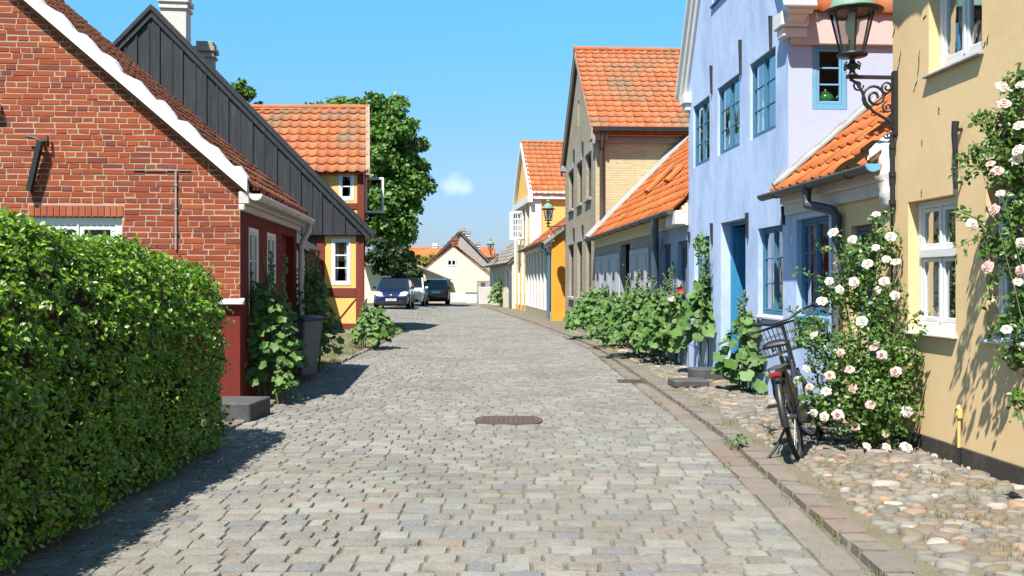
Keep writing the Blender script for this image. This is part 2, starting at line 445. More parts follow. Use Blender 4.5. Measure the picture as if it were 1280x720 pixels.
def clump_points(balls, n, shell=.45, rng=RNG, low=-1):
    """points in the outer shell of a set of ellipsoids (cx,cy,cz,rx,ry,rz), outward normals"""
    B = np.array(balls, float); w = (B[:, 3]*B[:, 4]+B[:, 4]*B[:, 5]+B[:, 3]*B[:, 5]); w /= w.sum()
    i = rng.choice(len(B), n, p=w); d = rng.normal(0, 1, (n, 3)); d /= np.linalg.norm(d, axis=1)[:, None]
    r = 1-shell*rng.random(n)**1.5+rng.normal(0, .05, n)
    P = B[i, :3]+d*B[i, 3:6]*r[:, None]
    return P, d

MAT = {}
def mats():
    A = MAT
    A['glass'] = glass_mat('window_glass')
    A['glass_clear'] = glass_mat('lantern_glass_clear', (.9, .9, .88), .08)
    A['curtain'] = M('white_curtain', (.78, .78, .76), .9)
    A['sett'] = M('granite_setts', (.3, .29, .27), .8, island=[(0.205, 0.194, 0.170), (0.239, 0.226, 0.195), (0.166, 0.168, 0.170), (0.228, 0.217, 0.188), (0.260, 0.250, 0.220), (0.224, 0.188, 0.151), (0.198, 0.191, 0.170), (0.177, 0.158, 0.139), (0.244, 0.234, 0.206), (0.159, 0.165, 0.174), (0.235, 0.203, 0.165), (0.220, 0.212, 0.188), (0.271, 0.263, 0.233), (0.186, 0.178, 0.160)],
                  noise=(7, (.12, .11, .085), .48, .75, .7), noise2=(90, (.42, .40, .36), .5, .78, .6), noise3=(.55, (.13, .115, .09), .48, .72, .62), bump=(55, .7, .014), spec=.25)
    A['kerb'] = M('kerb_granite', (0.178, 0.163, 0.145), .85, island=[(0.197, 0.169, 0.142), (0.221, 0.187, 0.157), (0.167, 0.155, 0.142), (0.216, 0.158, 0.122), (0.178, 0.169, 0.157)],
                  noise=(12, (0.119, 0.105, 0.087), .48, .8, .7), bump=(50, .5, .01), spec=.2)
    A['cobble'] = M('field_stones', (0.178, 0.166, 0.138), .75, island=[(.42, .38, .32), (.20, .17, .145), (.33, .22, .14), (0.204, 0.193, 0.162), (0.161, 0.129, 0.095), (0.147, 0.142, 0.129), (0.245, 0.230, 0.198), (0.187, 0.142, 0.101), (0.134, 0.110, 0.091), (0.223, 0.211, 0.175), (0.169, 0.161, 0.143), (0.204, 0.152, 0.091), (0.164, 0.147, 0.120)],
                    noise=(25, (0.098, 0.083, 0.065), .5, .85, .6), bump=(60, .4, .008), spec=.25)
    A['joint'] = M('sandy_joints', (.15, .13, .10), .95, noise=(5, (.09, .11, .03), .48, .6, .9), noise2=(40, (.15, .13, .10), .45, .75), bump=(70, .6, .01))
    A['sand'] = M('sandy_pavement', (0.156, 0.135, 0.092), .95, noise=(2.5, (0.086, 0.086, 0.035), .5, .7, .6), noise2=(45, (0.207, 0.184, 0.129), .45, .75), bump=(60, .6, .012))
    A['soil'] = M('dry_verge_soil', (0.171, 0.140, 0.090), .95, noise=(2.2, (0.144, 0.153, 0.050), .42, .62, .9), noise2=(35, (0.261, 0.225, 0.162), .5, .8), bump=(50, .7, .02))
    A['land'] = M('far_ground', (.10, .12, .05), .95, noise=(.2, (.17, .15, .09), .4, .7))
    A['slab'] = M('dark_stone', (0.072, 0.069, 0.069), .8, noise=(8, (0.120, 0.114, 0.108), .45, .75), bump=(40, .4, .01))
    A['iron'] = M('rusty_iron', (.13, .085, .065), .6, noise=(30, (.22, .14, .10), .45, .75), metal=.4, bump=(80, .3, .004))
    # walls
    A['ochre'] = M('ochre_render', (0.823, 0.590, 0.319), .9, noise=(1.3, (0.731, 0.502, 0.258), .45, .75, .8), noise2=(14, (0.904, 0.670, 0.409), .5, .8, .5), bump=(9, .12, .012), bump2=(120, .15, .003), spec=.15)
    A['bright_ochre'] = M('bright_ochre_render', (.90, .53, .16), .9, noise=(1.4, (.82, .47, .15), .45, .75, .8), bump=(20, .2, .01), spec=.15)
    A['orange'] = M('orange_render', (.82, .36, .045), .9, noise=(1.2, (.74, .30, .04), .45, .75, .8), bump=(18, .2, .01), spec=.15)
    A['cream'] = M('cream_render', (.80, .66, .42), .9, noise=(1.2, (.72, .58, .36), .5, .8, .6), bump=(18, .2, .01), spec=.15)
    A['pale_cream'] = M('pale_cream_render', (0.819, 0.720, 0.528), .9, noise=(.8, (0.735, 0.640, 0.458), .5, .8, .6), spec=.15)
    A['blue'] = M('pale_blue_limewash', (0.524, 0.646, 0.901), .9, noise=(1.6, (0.379, 0.487, 0.714), .42, .66, .9), noise2=(5, (0.612, 0.721, 0.920), .5, .75, .7), bump=(10, .25, .02), bump2=(90, .25, .004), stretch=(1, 1, .55), spec=.12)
    A['blue_white'] = M('blue_white_limewash', (0.493, 0.545, 0.705), .9, noise=(1.4, (0.422, 0.472, 0.637), .5, .75, .7), noise2=(3, (0.296, 0.295, 0.319), .63, .8, .7), bump=(10, .2, .015), spec=.12)
    A['greyblue'] = M('grey_blue_limewash', (.37, .44, .56), .9, noise=(2, (.3, .36, .47), .45, .75), bump=(12, .25, .012), spec=.12)
    A['oxblood'] = M('dark_red_render', (0.184, 0.026, 0.018), .85, noise=(2, (0.136, 0.021, 0.016), .45, .75), bump=(25, .2, .008), spec=.2)
    A['timber_red'] = M('red_painted_timber', (.20, .036, .022), .75, noise=(5, (.14, .03, .022), .45, .75), bump=(12, .3, .01), stretch=(6, 6, .6))
    A['brownwall'] = M('brown_render', (.10, .075, .055), .9, noise=(2, (.15, .11, .08), .45, .75), bump=(20, .3, .01))
    A['plinth'] = M('black_tarred_plinth', (.055, .048, .042), .8, noise=(6, (.11, .09, .07), .5, .75), bump=(30, .3, .008))
    A['mortar'] = M('lime_mortar', (.46, .37, .27), .95, noise=(20, (.36, .28, .2), .45, .75), bump=(90, .4, .003))
    A['redbrick'] = M('red_bricks', (0.368, 0.088, 0.043), .85, island=[(0.202, 0.055, 0.034), (0.377, 0.088, 0.031), (0.239, 0.049, 0.025), (0.166, 0.048, 0.036), (0.331, 0.066, 0.024), (0.368, 0.081, 0.028), (0.294, 0.058, 0.024), (0.340, 0.072, 0.025), (0.396, 0.097, 0.031), (0.267, 0.055, 0.025), (0.313, 0.062, 0.023), (0.221, 0.048, 0.029), (0.359, 0.076, 0.025), (0.322, 0.067, 0.024), (0.276, 0.056, 0.026)],
                      noise=(40, (.24, .062, .035), .45, .75, .5), noise2=(.8, (.26, .07, .045), .5, .75, .55), bump=(90, .5, .004), spec=.2)
    A['paintedbrick'] = M('red_soldier_bricks', (.4, .1, .05), .85, island=[(.42, .10, .045), (.36, .085, .045), (.46, .12, .05)], bump=(90, .5, .004), spec=.2)
    A['yellowbrick'] = brick_mat('yellow_bricks', (.62, .48, .24), (.50, .38, .19), (.60, .52, .38), dirt=(.52, .40, .22))
    A['greybrick'] = brick_mat('grey_yellow_bricks', (.30, .25, .17), (.40, .34, .23), (.42, .38, .31), dirt=(.26, .22, .16))
    A['chimney_brick'] = brick_mat('chimney_bricks', (.36, .27, .20), (.26, .19, .14), (.4, .36, .3), bw=.24, rh=.08, dirt=(.25, .22, .18))
    A['white_chimney'] = M('white_limed_brick', (.7, .66, .6), .9, noise=(16, (.48, .42, .36), .48, .7, .7), bump=(25, .6, .02))
    A['concrete'] = M('grey_mortar', (.36, .35, .34), .9, noise=(6, (.27, .26, .25), .45, .75), bump=(30, .4, .01))
    A['conduit'] = M('grey_conduit', (0.303, 0.292, 0.275), .6)
    # timber, paint, metal
    A['white'] = M('white_paint', (.78, .77, .74), .45, noise=(5, (.68, .66, .62), .5, .8, .5), bump=(20, .08, .003), spec=.4)
    A['white_old'] = M('old_white_limewash', (.72, .69, .65), .9, noise=(3, (.6, .55, .5), .5, .75), bump=(14, .3, .012))
    A['bluepaint'] = M('blue_window_paint', (0.061, 0.180, 0.288), .5, noise=(6, (0.043, 0.144, 0.238), .5, .8), spec=.4)
    A['bluedoor'] = M('bright_blue_paint', (0.039, 0.250, 0.468), .5, noise=(4, (0.031, 0.203, 0.390), .5, .8), spec=.4)
    A['lightblue'] = M('light_blue_paint', (.17, .42, .62), .5, noise=(5, (.12, .34, .52), .5, .8), spec=.4)
    A['greypanel'] = M('pale_grey_paint', (.50, .51, .54), .6, noise=(4, (.42, .43, .46), .5, .8), bump=(8, .2, .006), stretch=(5, 5, .5))
    A['slate'] = M('slate_blue_paint', (.10, .14, .19), .5, spec=.4)
    A['board'] = M('black_tarred_boards', (0.021, 0.022, 0.026), .75, island=[(0.017, 0.018, 0.022), (0.026, 0.027, 0.032), (0.021, 0.022, 0.026), (0.030, 0.031, 0.036)], noise=(4, (.085, .087, .095), .48, .8, .75), bump=(10, .5, .012), stretch=(9, 9, .35), spec=.3)
    A['black'] = M('black_iron_paint', (.018, .018, .02), .45, noise=(20, (.035, .03, .027), .5, .8), spec=.5)
    A['gutter'] = M('weathered_zinc', (.22, .235, .255), .55, noise=(6, (.15, .16, .17), .45, .75), metal=.5)
    A['darkgutter'] = M('dark_zinc', (.10, .105, .11), .5, noise=(6, (.16, .15, .14), .45, .75), metal=.4)
    A['lightgutter'] = M('cream_gutter', (.62, .58, .52), .55, noise=(6, (.48, .44, .39), .45, .75))
    A['bluepipe'] = M('blue_grey_pipe', (.12, .20, .28), .5, metal=.2)
    A['copper'] = M('green_copper', (0.186, 0.310, 0.223), .65, noise=(8, (0.136, 0.248, 0.186), .45, .75))
    A['yellowpipe'] = M('yellow_painted_pipe', (.72, .52, .18), .55, noise=(14, (.6, .42, .15), .5, .8))
    A['porcelain'] = M('milk_glass', (.75, .72, .62), .3)
    A['tile'] = M('orange_pantiles', (0.468, 0.145, 0.051), .8, island=[(0.510, 0.145, 0.043), (0.459, 0.123, 0.043), (0.561, 0.187, 0.064), (0.425, 0.111, 0.043), (0.527, 0.162, 0.051), (0.476, 0.157, 0.068), (0.383, 0.119, 0.060)],
                  noise=(1.3, (0.255, 0.162, 0.093), .52, .70, .75), noise2=(22, (0.289, 0.145, 0.076), .52, .78, .6), bump=(40, .3, .008), spec=.2)
    A['tile_mossy'] = M('lichened_pantiles', (0.468, 0.145, 0.051), .85, island=[(0.493, 0.145, 0.047), (0.442, 0.128, 0.051), (0.527, 0.187, 0.076), (0.408, 0.119, 0.051), (0.468, 0.162, 0.076)],
                  noise=(.75, (0.230, 0.170, 0.102), .50, .66, .85), noise2=(16, (0.255, 0.145, 0.085), .5, .75, .7), bump=(40, .3, .008), spec=.2)
    A['tile_bright'] = M('new_orange_pantiles', (0.527, 0.153, 0.043), .75, island=[(0.561, 0.153, 0.038), (0.510, 0.132, 0.038), (0.595, 0.187, 0.055), (0.476, 0.123, 0.043)],
                  noise=(1.6, (0.255, 0.170, 0.111), .62, .74, .7), noise2=(22, (0.357, 0.145, 0.068), .55, .8, .5), bump=(40, .3, .008), spec=.2)
    A['tile_brown'] = M('old_brown_pantiles', (.34, .12, .06), .9, island=[(.34, .115, .06), (.28, .10, .055), (.40, .13, .06), (.31, .125, .08), (.24, .09, .055)],
                  noise=(3, (.20, .12, .08), .45, .7, .8), noise2=(30, (.15, .09, .06), .5, .75, .7), bump=(30, .5, .012), spec=.15)
    A['tile_grey'] = M('grey_roof', (.30, .27, .24), .9, island=[(.33, .29, .26), (.27, .24, .22), (.36, .31, .27), (.30, .25, .21)], noise=(2, (.24, .2, .16), .45, .7))
    A['slate_roof'] = M('dark_slate', (.07, .065, .065), .7, island=[(.07, .065, .065), (.05, .048, .05), (.09, .08, .078)])
    # plants
    A['hedge'] = M('hedge_leaves', (0.136, 0.281, 0.012), .42, island=[(0.156, 0.151, 0.030), (0.039, 0.093, 0.009), (0.164, 0.351, 0.009), (0.117, 0.263, 0.009), (0.232, 0.437, 0.013), (0.145, 0.316, 0.009), (0.194, 0.387, 0.011), (0.096, 0.220, 0.008), (0.310, 0.526, 0.024)], spec=.6, trans=.30)
    A['twig_core'] = M('dark_twigs_and_core', (.04, .03, .02), .9)
    A['leaf_tree'] = M('tree_leaves', (0.101, 0.201, 0.030), .5, island=[(0.110, 0.231, 0.033), (0.081, 0.182, 0.028), (0.151, 0.292, 0.043), (0.101, 0.212, 0.030), (0.181, 0.332, 0.054)], spec=.4, trans=.3)
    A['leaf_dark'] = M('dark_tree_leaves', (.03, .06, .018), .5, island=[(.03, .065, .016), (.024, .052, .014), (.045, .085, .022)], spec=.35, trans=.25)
    A['leaf_holly'] = M('hollyhock_leaves', (0.103, 0.218, 0.044), .55, island=[(0.098, 0.207, 0.040), (0.081, 0.172, 0.037), (0.127, 0.247, 0.046), (0.149, 0.276, 0.055), (0.086, 0.190, 0.044)], spec=.35, trans=.33, bump=(60, .3, .006))
    A['leaf_rose'] = M('rose_leaves', (0.075, 0.163, 0.022), .4, island=[(0.069, 0.150, 0.020), (0.100, 0.206, 0.024), (0.056, 0.125, 0.020), (0.138, 0.250, 0.033), (0.081, 0.175, 0.022)], spec=.5, trans=.3)
    A['leaf_yellow'] = M('yellow_green_leaves', (.30, .30, .04), .6, island=[(.24, .28, .04), (.34, .32, .05), (.15, .22, .04)], trans=.35)
    A['stem'] = M('green_stems', (.10, .15, .05), .6)
    A['bark'] = M('bark', (.10, .08, .06), .9, noise=(6, (.06, .05, .04), .4, .7), bump=(14, .8, .03), stretch=(3, 3, .6))
    A['petal'] = M('pale_pink_petals', (0.778, 0.605, 0.562), .6, island=[(0.799, 0.648, 0.594), (0.778, 0.540, 0.497), (0.821, 0.713, 0.648), (0.713, 0.410, 0.378)], trans=.5, K=1.0)
    A['petal_white'] = M('white_petals', (0.920, 0.907, 0.864), .6, island=[(0.821, 0.788, 0.713), (0.799, 0.713, 0.648), (0.842, 0.821, 0.767)], trans=.5, K=1.0)
    A['petal_red'] = M('dark_red_petals', (.45, .04, .05), .6, trans=.2)
    A['grass'] = M('dry_grass', (.16, .19, .05), .7, island=[(.14, .19, .04), (.22, .22, .07), (.30, .27, .12), (.11, .17, .035)], trans=.3)
    # vehicles and small things
    A['carblue'] = M('blue_car_paint', (0.007, 0.019, 0.088), .3, metal=.3, coat=1, spec=.5)
    A['carwhite'] = M('white_car_paint', (.72, .73, .74), .3, coat=1, spec=.5)
    A['carblack'] = M('black_car_paint', (.008, .008, .012), .25, coat=1, spec=.5)
    A['carglass'] = M('dark_car_glass', (.012, .016, .022), .06, spec=.7)
    A['rubber'] = M('black_rubber', (.02, .02, .02), .8)
    A['plastic'] = M('black_plastic', (.022, .022, .024), .5)
    A['rim'] = M('silver_alloy', (.5, .5, .52), .35, metal=.9)
    A['lens'] = M('clear_lamp_lens', (.75, .77, .8), .1, spec=.7, coat=1)
    A['redlens'] = M('red_lamp_lens', (0.270, 0.007, 0.007), .2, spec=.6, coat=1)
    A['plate'] = M('white_number_plate', (.8, .8, .8), .4)
    A['ink'] = M('black_ink', (.02, .02, .02), .6)
    A['bin'] = M('grey_bin_plastic', (.13, .135, .145), .5, noise=(5, (.17, .17, .175), .45, .75), spec=.4)
    A['binlid'] = M('dark_bin_lid', (.05, .055, .065), .45, spec=.4)
    A['bikeblue'] = M('blue_black_bike_paint', (.022, .035, .06), .3, coat=.6, spec=.5)
    A['chrome'] = M('dull_chrome', (.45, .45, .46), .3, metal=.9)
    A['leather'] = M('black_saddle', (.015, .015, .016), .45, spec=.4)
    A['greenpot'] = M('green_glaze', (.10, .36, .10), .2, spec=.6, coat=.6)
    A['interior_shade'] = M('painted_interior_shade', (.02, .02, .022), .9)  # near-black colour stands for indoor shade behind windows and doors
    A['fence'] = M('white_fence_paint', (.75, .74, .71), .6)
mats()
# ------------------------------------------------------------------ ground
def sm(t): t = max(0, min(1, t)); return t*t*(3-2*t)
def G(x, y):
    """the ground rises a little towards the parked cars"""
    return .16*sm((-x-3)/2.5)*sm((y-31)/8)*(1-.7*sm((y-47)/9))
def interp(tab, y):
    if y <= tab[0][0]: return tab[0][1]
    for (a, p), (b, q) in zip(tab, tab[1:]):
        if y <= b: return p+(q-p)*(y-a)/(b-a)
    return tab[-1][1]
XR = [(2, 1.60), (4.4, 1.763), (8.52, 1.926), (11.03, 1.918), (19.4, 1.855), (24.8, 1.486), (34.3, .566), (44.7, -.544), (54.6, -1.66), (60, -1.9), (66, -1.6)]
XL = [(2, -2.45), (9.15, -2.50), (12.8, -2.66), (16, -2.82), (20, -2.80), (26, -2.95), (30, -3.3), (35, -5.2), (41, -7.8), (66, -8.6)]
xr = lambda y: interp(XR, y)
xl = lambda y: interp(XL, y)

def build_ground():
    # far land: one sheet to the horizon
    m = MB(); m.add([(-1500, -60, -.14), (1500, -60, -.14), (1500, 2500, -.14), (-1500, 2500, -.14)], [(0, 1, 2, 3)])
    tag(m.build('ground', MAT['land']), kind='structure')
    # bed of the road
    ys = [1+.75*i for i in range(88)]; vs = []; fs = []
    for y in ys:
        for k in range(9):
            x = (xl(y)-.25)+(xr(y)+.0-xl(y)+.25)*k/8; vs.append((x, y, G(x, y)-.010))
    for i in range(len(ys)-1):
        for k in range(8): a = i*9+k; fs.append((a, a+1, a+10, a+9))
    m = MB(); m.add(vs, fs, True); tag(m.build('road_bed', MAT['joint']), kind='structure')
    # the setts of the road, course by course
    rnd = random.Random(5); vs = []; fs = []
    def stone(c, z, ch=.008, drop=.014, lean=.004):
        (x0, y0), (x1, y1), (x2, y2), (x3, y3) = c
        cx, cy = (x0+x1+x2+x3)/4, (y0+y1+y2+y3)/4; b = len(vs); lx = rnd.uniform(-lean, lean); ly = rnd.uniform(-lean, lean)
        top = []; low = []
        for i in range(4):
            px, py = c[i]; qx, qy = c[(i+1) % 4]; w = min(.12, rnd.uniform(.008, .022)/(math.hypot(qx-px, qy-py)+1e-6))
            for t in (w, 1-w):
                ex, ey = px+(qx-px)*t, py+(qy-py)*t
                low.append((ex, ey))
        for ex, ey in low:
            dx, dy = cx-ex, cy-ey; L = math.hypot(dx, dy)+1e-6; tx, ty = ex+dx/L*ch, ey+dy/L*ch
            top.append((tx, ty, z+(tx-cx)*lx/.1+(ty-cy)*ly/.1))
        vs.extend(top); vs.extend([(a, q, z-drop) for a, q in low]); vs.append((cx, cy, z+.004))
        for i in range(8):
            j = (i+1) % 8; fs.append((b+i, b+j, b+16)); fs.append((b+8+i, b+8+j, b+j, b+i))
    y = 2.2
    while y < 64:
        h = rnd.uniform(.115, .152)
        x = xl(y)-.15+rnd.uniform(-.1, 0); X1 = xr(y)-.23
        while x < X1-.04:
            w = rnd.uniform(.13, .24) if rnd.random() < .9 else rnd.uniform(.09, .13)
            w = min(w, X1-x); 
            if X1-(x+w) < .08: w = X1-x
            g = rnd.uniform(.002, .005); gy = g*.55; arc = lambda q: .10*(1-((q+.3)/2.4)**2) if abs(q) < 3 else 0
            j = lambda: rnd.uniform(-.005, .005)
            c = [(x+g+j(), y+gy+arc(x)+j()*.6), (x+w-g+j(), y+gy+arc(x+w)+j()*.6), (x+w-g+j(), y+h-gy+arc(x+w)+j()*.6), (x+g+j(), y+h-gy+arc(x)+j()*.6)]
            stone(c, G(x, y)+rnd.uniform(-.003, .004)+.006*math.sin(x*1.9+y*.8)*math.sin(y*1.3-x*.7)); x += w
        y += h
    m = MB(); m.v = vs; m.f = fs; m.s = [False]*len(fs); tag(m.build('road', MAT['sett'], recalc=False), kind='structure')
    # gutter course of flat slabs, then the kerb
    for nm, xa, xb, zt, l0, l1 in (('gutter_course', -.225, -.02, -.002, .26, .5), ('kerb', .004, .21, .024, .14, .36)):
        vs = []; fs = []; y = 2.2
        while y < 62:
            L = rnd.uniform(l0, l1); z = zt+rnd.uniform(-.003, .004); g = .003
            a, b = xr(y), xr(y+L); j = lambda: rnd.uniform(-.008, .008)
            q0, q1 = rnd.uniform(-.03, .02), rnd.uniform(-.004, .004); stone([(a+xa+q1, y+g), (a+xb+q0, y+g), (b+xb+q0+j(), y+L-g), (b+xa+q1, y+L-g)], z, .012, .07 if nm == 'kerb' else .03, .004); y += L
        m = MB(); m.v = vs; m.f = fs; m.s = [False]*len(fs); tag(m.build(nm, MAT['kerb'], recalc=False), kind='structure')
    # left edge stones
    vs = []; fs = []; y = 8.6
    while y < 31:
        L = rnd.uniform(.18, .4); a, b = xl(y)-.16, xl(y+L)-.16; j = lambda: rnd.uniform(-.012, .012)
        stone([(a-.13+j(), y+.006), (a+j(), y+.006), (b+j(), y+L-.006), (b-.13+j(), y+L-.006)], .03+rnd.uniform(-.01, .015), .016, .06, .01); y += L
    m = MB(); m.v = vs; m.f = fs; m.s = [False]*len(fs); tag(m.build('kerb', MAT['kerb'], recalc=False), kind='structure')
    # right pavement: sand with field stones set in it
    ys = [1.5+.5*i for i in range(120)]; vs = []; fs = []
    for y in ys:
        for k in range(5): a = xr(y)+.15; vs.append((a+(4.6-.059*y*.9-a)*k/4 if y < 33 else a+1.9*k/4, y, .024))
    for i in range(len(ys)-1):
        for k in range(4): a = i*5+k; fs.append((a, a+1, a+6, a+5))
    m = MB(); m.add(vs, fs, True); tag(m.build('pavement', MAT['sand'], recalc=False), kind='structure')
    vs = []; fs = []; y = 2.6
    while y < 26:
        st = .082 if y < 14 else .12
        x = xr(y)+.24+rnd.uniform(0, .05)
        while x < 3.86-.059*y:
            s = rnd.choice([.5, .7, .9, 1, 1.2, 1.6, .6, .8, 1.1])
            if y > 10.5 and rnd.random() < .35: x += .1; continue
            if rnd.random() < .15: x += .06; continue
            a = .052*s*rnd.uniform(.8, 1.35)*(1.3 if st > .1 else 1); b_ = .04*s*rnd.uniform(.8, 1.1)*(1.3 if st > .1 else 1); q = rnd.gauss(0, .35); hh = .013+.016*s*rnd.random(); n = 10
            cxx, cyy = x+a, y+rnd.uniform(-.02, .02); B = len(vs); ph = rnd.uniform(0, 6); sq = rnd.uniform(.08, .26)
            lx, ly = rnd.uniform(-.12, .12), rnd.uniform(-.12, .12)
            for rr, zz in ((1, -.012), (.88, .7), (.6, .96)):
                for k in range(n):
                    t = 2*math.pi*k/n+ph; rad = rr*(1+sq*math.sin(2*t+ph)+.1*math.sin(3*t+2*ph)); ex, ey = a*rad*math.cos(t), b_*rad*math.sin(t)
                    px, py = ex*math.cos(q)-ey*math.sin(q), ex*math.sin(q)+ey*math.cos(q)
                    vs.append((cxx+px, cyy+py, .024+(hh*zz if zz > 0 else zz)+(px*lx+py*ly)*(zz > 0)))
            vs.append((cxx, cyy, .024+hh))
            for r_ in range(2):
                for k in range(n): k2 = (k+1) % n; fs.append((B+r_*n+k, B+r_*n+k2, B+(r_+1)*n+k2, B+(r_+1)*n+k))
            for k in range(n): fs.append((B+2*n+k, B+2*n+(k+1) % n, B+3*n))
            x += 2*a*.93
        y += st*rnd.uniform(.9, 1.1)
    m = MB(); m.v = vs; m.f = fs; m.s = [True]*len(fs); o = m.build('pavement_stones', MAT['cobble'], recalc=False); tag(o, kind='structure')
    # left verge
    ys = [2+.8*i for i in range(46)]; vs = []; fs = []
    for y in ys:
        a = xl(y)-.28
        for k in range(6): t = k/5; x = a-(.0 if k == 0 else 1.9*t); vs.append((x, y, -.0+.03*sm(t*4)+.05*t+rnd.uniform(-.008, .012)+G(x, y)))
    for i in range(len(ys)-1):
        for k in range(5): a = i*6+k; fs.append((a, a+1, a+7, a+6))
    m = MB(); m.add(vs, fs, True); tag(m.build('verge', MAT['soil'], recalc=False), kind='structure')
build_ground()

# grass tufts: blades in joints, on the verge and along the kerb
def grass():
    P = []; S = []
    rng = np.random.default_rng(3)
    def tuft(x, y, z, n, r, s):
        for _ in range(n): P.append((x+rng.normal(0, r), y+rng.normal(0, r*1.4), z)); S.append(s*rng.uniform(.5, 1.3))
    for _ in range(230):
        y = rng.uniform(2.9, 24); tuft(xr(y)+rng.choice([-.235, -.01, -.01, .21])+rng.normal(0, .012), y, .0, rng.integers(4, 22), .025, .04)
    for _ in range(150):
        y = rng.uniform(2.8, 15); tuft(rng.uniform(xl(y), xr(y)), y, -.012, rng.integers(2, 9), .02, .024)
    for x, y in ((2.9, 5.9), (2.6, 5.3), (3.05, 6.6), (3.0, 6.4), (2.2, 6.3), (2.35, 8.2), (2.15, 7.9), (2.55, 4.6), (3.2, 6.1), (2.5, 6.9), (2.1, 9), (2.2, 10.3)):
        tuft(x, y, .024, 70, .07, .04)
    for _ in range(150):
        y = rng.uniform(3.5, 12); tuft(rng.uniform(xr(y)+.2, 3.75-.059*y), y, .022, rng.integers(3, 14), .035, .02)
    for _ in range(420):
        y = rng.uniform(13, 28); tuft(xl(y)-rng.uniform(.25, 1.6), y, .03, rng.integers(5, 22), .06, .07)
    P = np.array(P); n = len(P); N = rng.normal(0, 1, (n, 3)); N[:, 2] *= .25
    blade = (np.array([(-.07, 0, 0), (.07, 0, 0), (.035, .6, .03), (0, 1, .12)], float), [(0, 1, 2), (0, 2, 3)])
    o = leaf_mesh('grass', P, N, S, blade, MAT['grass'], None, .15, 0, rng, up=(0, 0, 1.6)); tag(o, kind='stuff')
grass()

# manhole cover and drain grate
def manhole():
    c = ground_pt(635.5, 525.8)
    t = thing('manhole_cover', 'rusty iron manhole cover with rounded ends let into the middle of the cobbled street', 'manhole cover', c)
    def rr(w, d, z0, z1, mb, n=7):
        pts = []
        for sx, a0 in ((1, -90), (-1, 90)):
            for k in range(n): q = R(a0+180*k/(n-1)); pts.append((c.x+sx*(w/2-.13)+.13*math.cos(q), c.y+d/2*math.sin(q), z0))
        mb.prism(pts, (0, 0, z1-z0))
    m = MB(); rr(.70, .55, -.03, .011, m); m.build('rim', MAT['iron'], t)
    m = MB(); rr(.62, .47, 0, .014, m)
    for i in range(11):
        for j in range(5): m.box((c.x-.25+.05*i, c.y-.16+.08*j, .016), (.028, .045, .006))
    m.build('lid', MAT['iron'], t)
    c = ground_pt(789, 477.5)
    t = thing('drain_grate', 'small rusty drain grate in the road beside the right kerb', 'drain grate', c)
    m = MB()
    for k in range(8): m.box((c.x-.14+.04*k, c.y, .012), (.018, .30, .012))
    m.build('bars', MAT['iron'], t)
    m = MB()
    for s in (-1, 1): m.box((c.x+s*.17, c.y, .010), (.03, .36, .016)); m.box((c.x, c.y+s*.165, .010), (.31, .03, .016))
    m.build('frame', MAT['iron'], t)
manhole()
# ------------------------------------------------------------------ right side of the street
A_ = lambda y: (3.80-.059*y, y)
FA = Frame(A_(0), A_(40), True)
ZS = MAT['gutter']

def gutter_run(parent, F, u0, u1, v, d, r, mat, disc=None, hanger=True, name='gutter'):
    m = MB(); n = 9; vs = []; 
    for u in (u0, u1):
        for rr in (r, r*.86):
            for k in range(n): q = math.pi*k/(n-1); vs.append(F.pt(u, v-rr*math.sin(q), d+rr*math.cos(q)))
    fs = []
    for k in range(n-1): fs += [(k, k+1, 2*n+k+1, 2*n+k), (n+k, n+k+1, 3*n+k+1, 3*n+k)]
    for e in (0, n-1): fs.append((e, n+e, 3*n+e, 2*n+e))
    m.add(vs, fs, True)
    for u in (u0, u1):
        vs = [F.pt(u, v-r*math.sin(math.pi*k/(n-1)), d+r*math.cos(math.pi*k/(n-1))) for k in range(n)]; m.add(vs, [tuple(range(n))])
    if hanger:
        k = max(2, int((u1-u0)/.9))
        for i in range(k): uu = u0+(u1-u0)*(i+.5)/k; m.tube([F.pt(uu, v-r*1.06*math.sin(math.pi*j/8), d+r*1.06*math.cos(math.pi*j/8)) for j in range(9)], .009, 5)
    return m.build(name, mat, parent)

